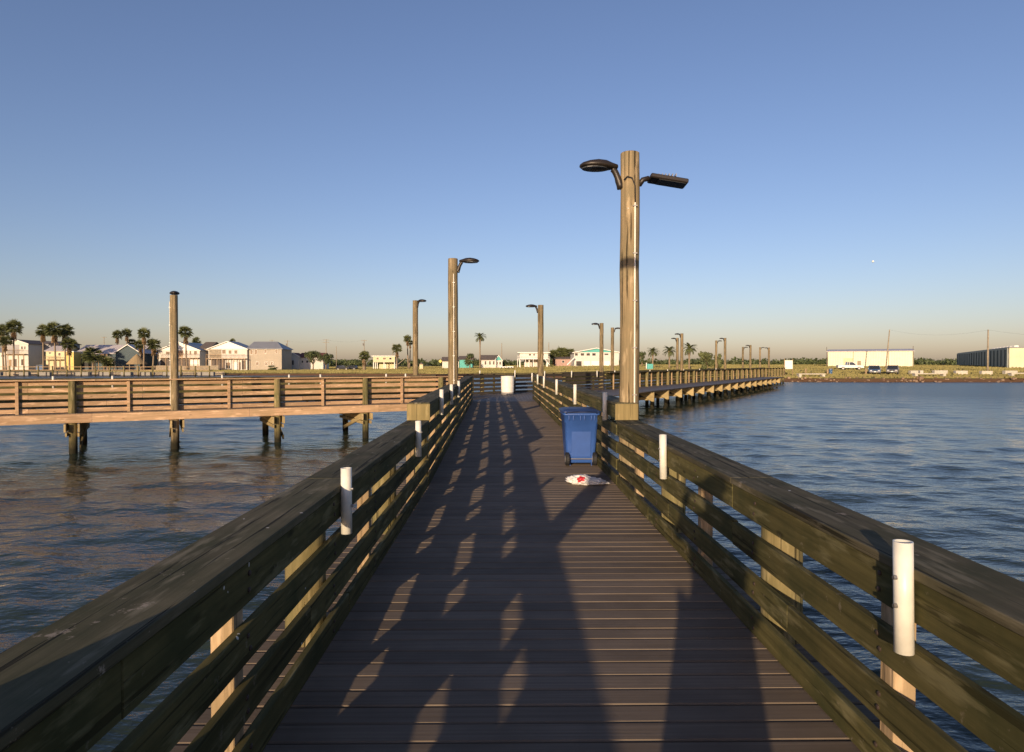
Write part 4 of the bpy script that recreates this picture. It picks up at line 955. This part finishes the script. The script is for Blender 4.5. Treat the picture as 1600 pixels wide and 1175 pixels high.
# ------------------------------------------------------------------ vehicles
def car(kind, px, Y, yaw, paint, label):
    x = at_y(px, 580, Y).x; g = gz(x, Y) + .03; e = empty('pickup_truck' if kind == 'pickup' else 'parked_car', (0, 0, 0), label, 'pickup truck' if kind == 'pickup' else 'car', 'vehicles parked on shore')
    if kind == 'pickup': L, W_, prof = 5.5, 1.95, [(-2.75, .45), (-2.75, 1.12), (-.75, 1.12), (.75, 1.10), (2.45, 1.02), (2.72, .85), (2.75, .45)]; cab = [(-.85, 1.1), (-.70, 1.78), (.45, 1.80), (1.25, 1.09)]
    else: L, W_, prof = 4.7, 1.9, [(-2.35, .42), (-2.38, .95), (-2.2, 1.08), (.95, 1.08), (2.15, .95), (2.35, .75), (2.35, .42)]; cab = [(-2.15, 1.07), (-1.85, 1.68), (.15, 1.72), (1.05, 1.07)]
    h = W_ / 2
    m = MB().prism(prof, -h, h, 'XZ'); m.build('body', M[paint], e, bevel=.07, seg=2)
    m = MB(); n = len(cab); ins = .16
    vs = [(a, -h + (.06 if b < 1.3 else ins), b) for a, b in cab] + [(a, h - (.06 if b < 1.3 else ins), b) for a, b in cab]
    m.add(vs, [(0, 1, 2, 3), (7, 6, 5, 4), (0, 4, 5, 1), (1, 5, 6, 2), (2, 6, 7, 3), (3, 7, 4, 0)]); m.build('windows', M['glass'], e, bevel=.03)
    zt = cab[1][1]; m = MB().box(((cab[1][0] + cab[2][0]) / 2, 0, zt + .02), (cab[2][0] - cab[1][0] + .12, W_ - 2 * ins + .05, .07)); m.build('roof', M[paint], e, bevel=.02)
    for sy in (-1, 1):
        for a, b in ((0, 1), (3, 2)):
            p0 = Vector((cab[a][0], sy * (h - .065), cab[a][1])); p1 = Vector((cab[b][0], sy * (h - ins), cab[b][1])); MB().beam(p0, p1, .07, .07).build('pillar', M[paint], e)
        MB().beam((-.35, sy * (h - .065), 1.09), (-.35, sy * (h - ins), zt), .08, .06).build('pillar', M[paint], e)
        MB().box((.95, sy * (h + .09), 1.16), (.10, .2, .14)).build('mirror', M[paint], e, bevel=.02)
        MB().box((L / 2 - .09, sy * (h - .30), .80), (.14, .36, .16)).build('headlight', M['headlight'], e, bevel=.02)
        MB().box((-L / 2 + .02, sy * (h - .16), .88), (.08, .16, .3)).build('tail_light', M['roofred'], e)
        for wx in (-L * .31, L * .31):
            wl = MB().tube([(wx, sy * (h - .23), .36), (wx, sy * (h + .02), .36)], .36, 18).build('wheel', M['rubber'], e)
            MB().tube([(wx, sy * (h - .1), .36), (wx, sy * (h + .03), .36)], .22, 12).build('rim', M['steel'], wl)
    MB().box((L / 2 + .01, 0, .55), (.10, W_ - .1, .20)).build('bumper', M['grey'] if kind != 'pickup' else M['steel'], e, bevel=.03)
    MB().box((L / 2 - .02, 0, .80), (.08, .8, .14)).build('grille', M['rubber'], e)
    MB().box((L / 2 + .07, 0, .58), (.02, .34, .16)).build('number_plate', M['trim'], e)
    if kind == 'pickup': MB().box((-1.75, 0, 1.125), (1.85, W_ - .28, .02)).build('bed_floor', M['rubber'], e)
    e.location = (x, Y, g); e.rotation_euler = (0, 0, yaw)
car('pickup', 1328, 150, R(-14), 'paintwhite', 'white pickup truck parked left of the two cars on shore')
car('suv', 1366, 122, R(-117), 'paintblue', 'blue car facing the water, middle of the three vehicles')
car('suv', 1395, 122, R(-124), 'paintgrey', 'grey car facing the water, rightmost of the three vehicles')
car('suv', 535, 240, R(8), 'paintdark', 'dark car parked left of the stout skirted palm')
car('suv', 549, 246, R(170), 'paintdark', 'second dark car nearest the stout skirted palm')

# ------------------------------------------------------------------ shore furniture
def base_at(px, Y): x = at_y(px, 580, Y).x; return x, gz(x, Y)
for i, (a, b, lab) in enumerate([(1421, 1433, 'leftmost'), (1436, 1441, 'small second'), (1458, 1479, 'third'), (1492, 1510, 'fourth'), (1532, 1549, 'fifth'), (1568, 1588, 'sixth')]):
    Y = 121; x0 = at_y(a, 580, Y).x; x1 = at_y(b, 580, Y).x; g = gz((x0 + x1) / 2, Y)
    o = MB().box((0, 0, .36), (x1 - x0, .8, .78)).build('concrete_block', M['concrete'], bevel=.06, seg=2, loc=((x0 + x1) / 2, Y, g), rot=(0, 0, random.uniform(-.08, .08)))
    tag(o, '%s pale concrete barrier block from the left along the shore' % lab, 'concrete block', 'concrete barrier blocks')
for px0, px1, lab in ((1246, 1288, 'low concrete fishing bench on the bank near the sign'), (1427, 1476, 'concrete fishing bench on the bank below the barrier blocks'), (1577, 1612, 'concrete fishing bench on the bank at the right edge')):
    Y = 112.2; x0 = at_y(px0, 590, Y).x; x1 = at_y(px1, 590, Y).x; g = gz((x0 + x1) / 2, Y); e = empty('concrete_bench', ((x0 + x1) / 2, Y, g), lab, 'bench', 'concrete benches on the bank')
    MB().box(((x0 + x1) / 2, Y, g + .62), (x1 - x0, 1.0, .16)).build('slab', M['concrete'], e, bevel=.02)
    for sx in (x0 + .3, x1 - .3): MB().box((sx, Y, g + .25), (.45, .9, .58)).build('leg', M['concrete'], e)
sx, g = base_at(1231, 118); e = empty('notice_board', (sx, 118, g), 'blank white notice board on two posts at the pier landing', 'sign')
a = hbox(1226, 1238, 563, 576.5, 118)
MB().box(((a[0] + a[1]) / 2, 117.9, (a[2] + a[3]) / 2), (a[1] - a[0], .05, a[3] - a[2])).build('panel', M['trim'], e)
for x in (a[0] - .05, a[1] + .05): MB().box((x, 118, (g + a[3]) / 2 + .1), (.11, .11, a[3] - g + .3)).build('post', M['post'], e)
x, g = base_at(1298, 121); e = empty('shore_bin', (x, 121, g), 'small blue-grey bin on the shore left of the pickup', 'bin')
MB().lathe([(0, 0), (.26, 0), (.32, .95), (.34, .97), (.0, .99)], 14, (x, 121, g)).build('body', M['paintblue'], e); MB().lathe([(.34, .97), (.35, 1.03), (.2, 1.14), (0, 1.16)], 14, (x, 121, g)).build('lid', M['grey'], e)
for px, Y, hh, lab in ((1259, 125, 1.0, 'short pale wooden post right of the notice board'), (1293, 121.5, 1.0, 'short post just left of the shore bin'), (1353, 120, 1.25, 'short pale post left of the blue car')):
    x, g = base_at(px, Y); tag(MB().tube([(x, Y, g - .2), (x, Y, g + hh)], .17, 10).build('bollard', M['post']), lab, 'bollard', 'posts on the shore')
for i in range(14):
    px = 806 + i * 13.3; Y = 215; x, g = base_at(px, Y); tag(MB().box((x, Y, g + .42), (.16, .16, .95)).build('fence_post', M['post']), 'low pale field post, %s from the left in the row before the stilt houses' % (ORD + ['eleventh', 'twelfth', 'thirteenth', 'fourteenth'])[i], 'post', 'row of low posts in the field')
x, g = base_at(688, 250); e = empty('road_sign', (x, 250, g), 'yellow road sign on a post in the middle of the field', 'sign')
MB().tube([(x, 250, g), (x, 250, g + 2.9)], .05, 6).build('post', M['steel'], e); MB().box((x, 249.92, g + 3.0), (1.0, .04, 1.0), M=Matrix.Rotation(R(45), 4, 'Y')).build('panel', M['signyellow'], e)
x, g = base_at(658, 245); e = empty('shed', (x, 245, g), 'tiny cream shed right of the far pier lamp post', 'shed')
MB().box((x, 246, g + .9), (1.3, 1.5, 2.0)).build('wall', M['cream'], e); MB().prism([(x - .85, g + 1.85), (x + .85, g + 1.85), (x, g + 2.6)], 245, 247, 'XZ').build('roof', M['roofbrown'], e)
x, g = base_at(1015.5, 170); e = empty('green_cabinet', (x, 170, g), 'teal utility cabinet beneath the left feather palm', 'cabinet')
MB().box((x, 170, g + .75), (1.5, .7, 1.5)).build('body', M['teal'], e, bevel=.03); MB().box((x - .95, 170, g + .9), (.2, .2, 1.8)).build('post', M['trim'], e)
x, g = base_at(66, 226); e = empty('dumpster', (x, 226, g), 'blue dumpster beside the shaded side of the white gabled house', 'dumpster')
MB().prism([(x - 1.5, g + .15), (x + 1.5, g + .15), (x + 1.5, g + 1.9), (x - 1.5, g + 1.6)], 225, 227, 'XZ').build('body', M['paintblue'], e, bevel=.04); MB().box((x, 226, g + 1.95), (3.0, 2.0, .08), M=Matrix.Rotation(R(-5.5), 4, 'Y')).build('lid', M['grey'], e)
# trailers on the field
for px, lab in ((786, 'low dark-decked trailer with pale box in the field'), (797, 'low pale trailer right of the dark-decked one')):
    x, g = base_at(px, 230); e = empty('flat_trailer', (x, 230, g), lab, 'trailer'); MB().box((x, 230, g + .62), (2.4, 1.8, .45)).build('bed', M['trim'], e, bevel=.03)
    for q in (-.5, .5): MB().tube([(x + q, 229, g + .3), (x + q, 229.3, g + .3)], .3, 10).build('wheel', M['rubber'], e)
# docks and bulkhead on the left
e = empty('timber_dock', (at_y(150, 577, 163).x, 163, 0), 'long low timber dock with posts in front of the left houses', 'dock')
x0 = at_y(-25, 577, 163).x; x1 = at_y(330, 577, 163).x
MB().box(((x0 + x1) / 2, 163, .2), (x1 - x0, 1.6, .16)).build('deck', M['deckwood'], e); MB().box(((x0 + x1) / 2, 162.15, 1.0), (x1 - x0, .09, .14)).build('rail', M['deckwood'], e)
n = 17
for i in range(n): x = x0 + (x1 - x0) * i / (n - 1); MB().tube([(x, 162.05, -2.2), (x, 162.05, 1.25)], .17, 7).build('post', M['pile'], e)
rng = random.Random(4)
for i in range(9): x = x0 + (x1 - x0) * (i + .5 + rng.uniform(-.3, .3)) / 9; MB().box((x, 164.5, -.75), (rng.uniform(2, 4.5), 1.0, .9)).build('float', M['grey'], e, bevel=.05)
e = empty('bulkhead', (at_y(330, 580, 170).x, 170, 0), 'brown plank bulkhead wall along the left waterfront', 'bulkhead')
xa = -190.0
while xa < -76: MB().box((xa + 1.98, shore(xa) - .5, -.95), (3.96, .2, 1.3)).build('panel', M['oldwood'], e); xa += 4
e = empty('plank_fence', (at_y(290, 574, 219).x, 222, 0), 'grey plank fence between the thatched hut and white house', 'fence')
xa = at_y(228, 570, 222).x; xb = at_y(332, 570, 222).x; x = xa
while x < xb: g = gz(x, 230); MB().box((x, 226.9, g + .85), (.38, .05, 1.7)).build('plank', M['oldwood'], e); x += .42
# road behind the field
rd = MB()
for i in range(30):
    xa, xb = -30 + i * 8, -30 + (i + 1) * 8
    q = [(xa, 246), (xb, 246), (xb, 250), (xa, 250)]; rd.add([(a, b, gz(a, b) + .07) for a, b in q], [(0, 1, 2, 3)])
o = rd.build('road', M['concrete']); o['kind'] = 'structure'
# the moon
mp = at_y(1364, 408.5, 3200); b = bmesh.new(); bmesh.ops.create_uvsphere(b, u_segments=24, v_segments=12, radius=5.2); me = bpy.data.meshes.new('moon'); b.to_mesh(me); b.free()
o = place('moon', me, M['trim'], None, mp); o['kind'] = 'structure'

# ------------------------------------------------------------------ the photographer, whose shadow lies on the deck
def skin(name, verts, edges, radii, mat, parent=None, root=0, sub=2):
    me = bpy.data.meshes.new(name); me.from_pydata(verts, edges, []); o = bpy.data.objects.new(name, me); COL.objects.link(o)
    sk = o.modifiers.new('skin', 'SKIN'); sb = o.modifiers.new('sub', 'SUBSURF'); sb.levels = sb.render_levels = sub
    for i, r in enumerate(radii):
        d = me.skin_vertices[0].data[i]; d.radius = (r, r) if not isinstance(r, tuple) else r; d.use_root = (i == root)
    bpy.context.view_layer.update(); dg = bpy.context.evaluated_depsgraph_get(); nm = bpy.data.meshes.new_from_object(o.evaluated_get(dg))
    bpy.data.objects.remove(o); 
    for p in nm.polygons: p.use_smooth = True
    nm.materials.clear(); return place(name, nm, mat, parent)
def photographer():
    e = empty('person', (0, -.36, 0), 'person standing at the camera holding up a phone, casting the shadow', 'person')
    y = -.36; V = []; E = []; Rd = []
    def a(p, r, frm=None):
        V.append(p); Rd.append(r); i = len(V) - 1
        if frm is not None: E.append((frm, i))
        return i
    pel = a((0, y, .95), (.15, .12)); wa = a((0, y, 1.10), (.135, .105), pel); ch = a((0, y, 1.30), (.155, .115), wa); ne = a((0, y, 1.45), (.07, .065), ch)
    nk = a((0, y + .01, 1.50), .055, ne); hd = a((0, y + .02, 1.58), (.075, .088), nk); hd2 = a((0, y + .02, 1.66), (.077, .095), hd); a((0, y + .01, 1.72), (.055, .07), hd2)
    a((0, y + .115, 1.585), .012, hd)
    for sx in (-1, 1):
        hp_ = a((sx * .09, y, .88), .085, pel); kn = a((sx * .11, y + .01, .50), .058, hp_); an = a((sx * .12, y - .02, .09), .038, kn); a((sx * .13, y + .14, .03), (.04, .03), an)
        sh = a((sx * .185, y, 1.40), .058, ch); el = a((sx * .25, y + .14, 1.19), .043, sh); wr = a((sx * .135, y + .27, 1.51), .027, el); pm = a((sx * .098, y + .285, 1.57), (.03, .022), wr)
        for q in range(4): f1 = a((sx * (.088 - .004 * q), y + .31, 1.565 + .018 * q), .009, pm); a((sx * (.055 + .004 * q), y + .325, 1.57 + .018 * q), .008, f1)
        t1 = a((sx * .075, y + .27, 1.56), .010, pm); a((sx * .05, y + .285, 1.575), .008, t1)
    k = plain('skin', (.45, .28, .20), .6, var=.05); sh_ = plain('dark_shirt', (.05, .06, .09), .9); tr = plain('khaki_trousers', (.25, .20, .13), .9); hr = plain('brown_hair', (.05, .03, .02), .8)
    skin('body', V, E, Rd, k, e)
    
    skin('shirt', [(0, y, .93), (0, y, 1.10), (0, y, 1.30), (0, y, 1.44), (-.185, y, 1.41), (-.225, y + .07, 1.29), (.185, y, 1.41), (.225, y + .07, 1.29)], [(0, 1), (1, 2), (2, 3), (2, 4), (4, 5), (2, 6), (6, 7)], [(.215, .16), (.20, .145), (.21, .15), (.09, .085), .085, .07, .085, .07], sh_, e)
    skin('trousers', [(0, y, .97), (-.10, y, .86), (-.115, y, .18), (.10, y, .86), (.115, y, .18)], [(0, 1), (1, 2), (0, 3), (3, 4)], [(.19, .15), .135, .125, .135, .125], tr, e)
    skin('hair', [(0, y - .03, 1.60), (0, y - .005, 1.68), (0, y + .03, 1.735)], [(0, 1), (1, 2)], [(.085, .08), (.09, .10), (.07, .085)], hr, e)
    ph = MB().box((0, -.02, 1.60), (.145, .009, .072)).build('phone', M['rubber'], bevel=.003); tag(ph, 'black phone held up at eye height by the person', 'phone')
    e.location.x -= .07; ph.location.x -= .07
photographer()
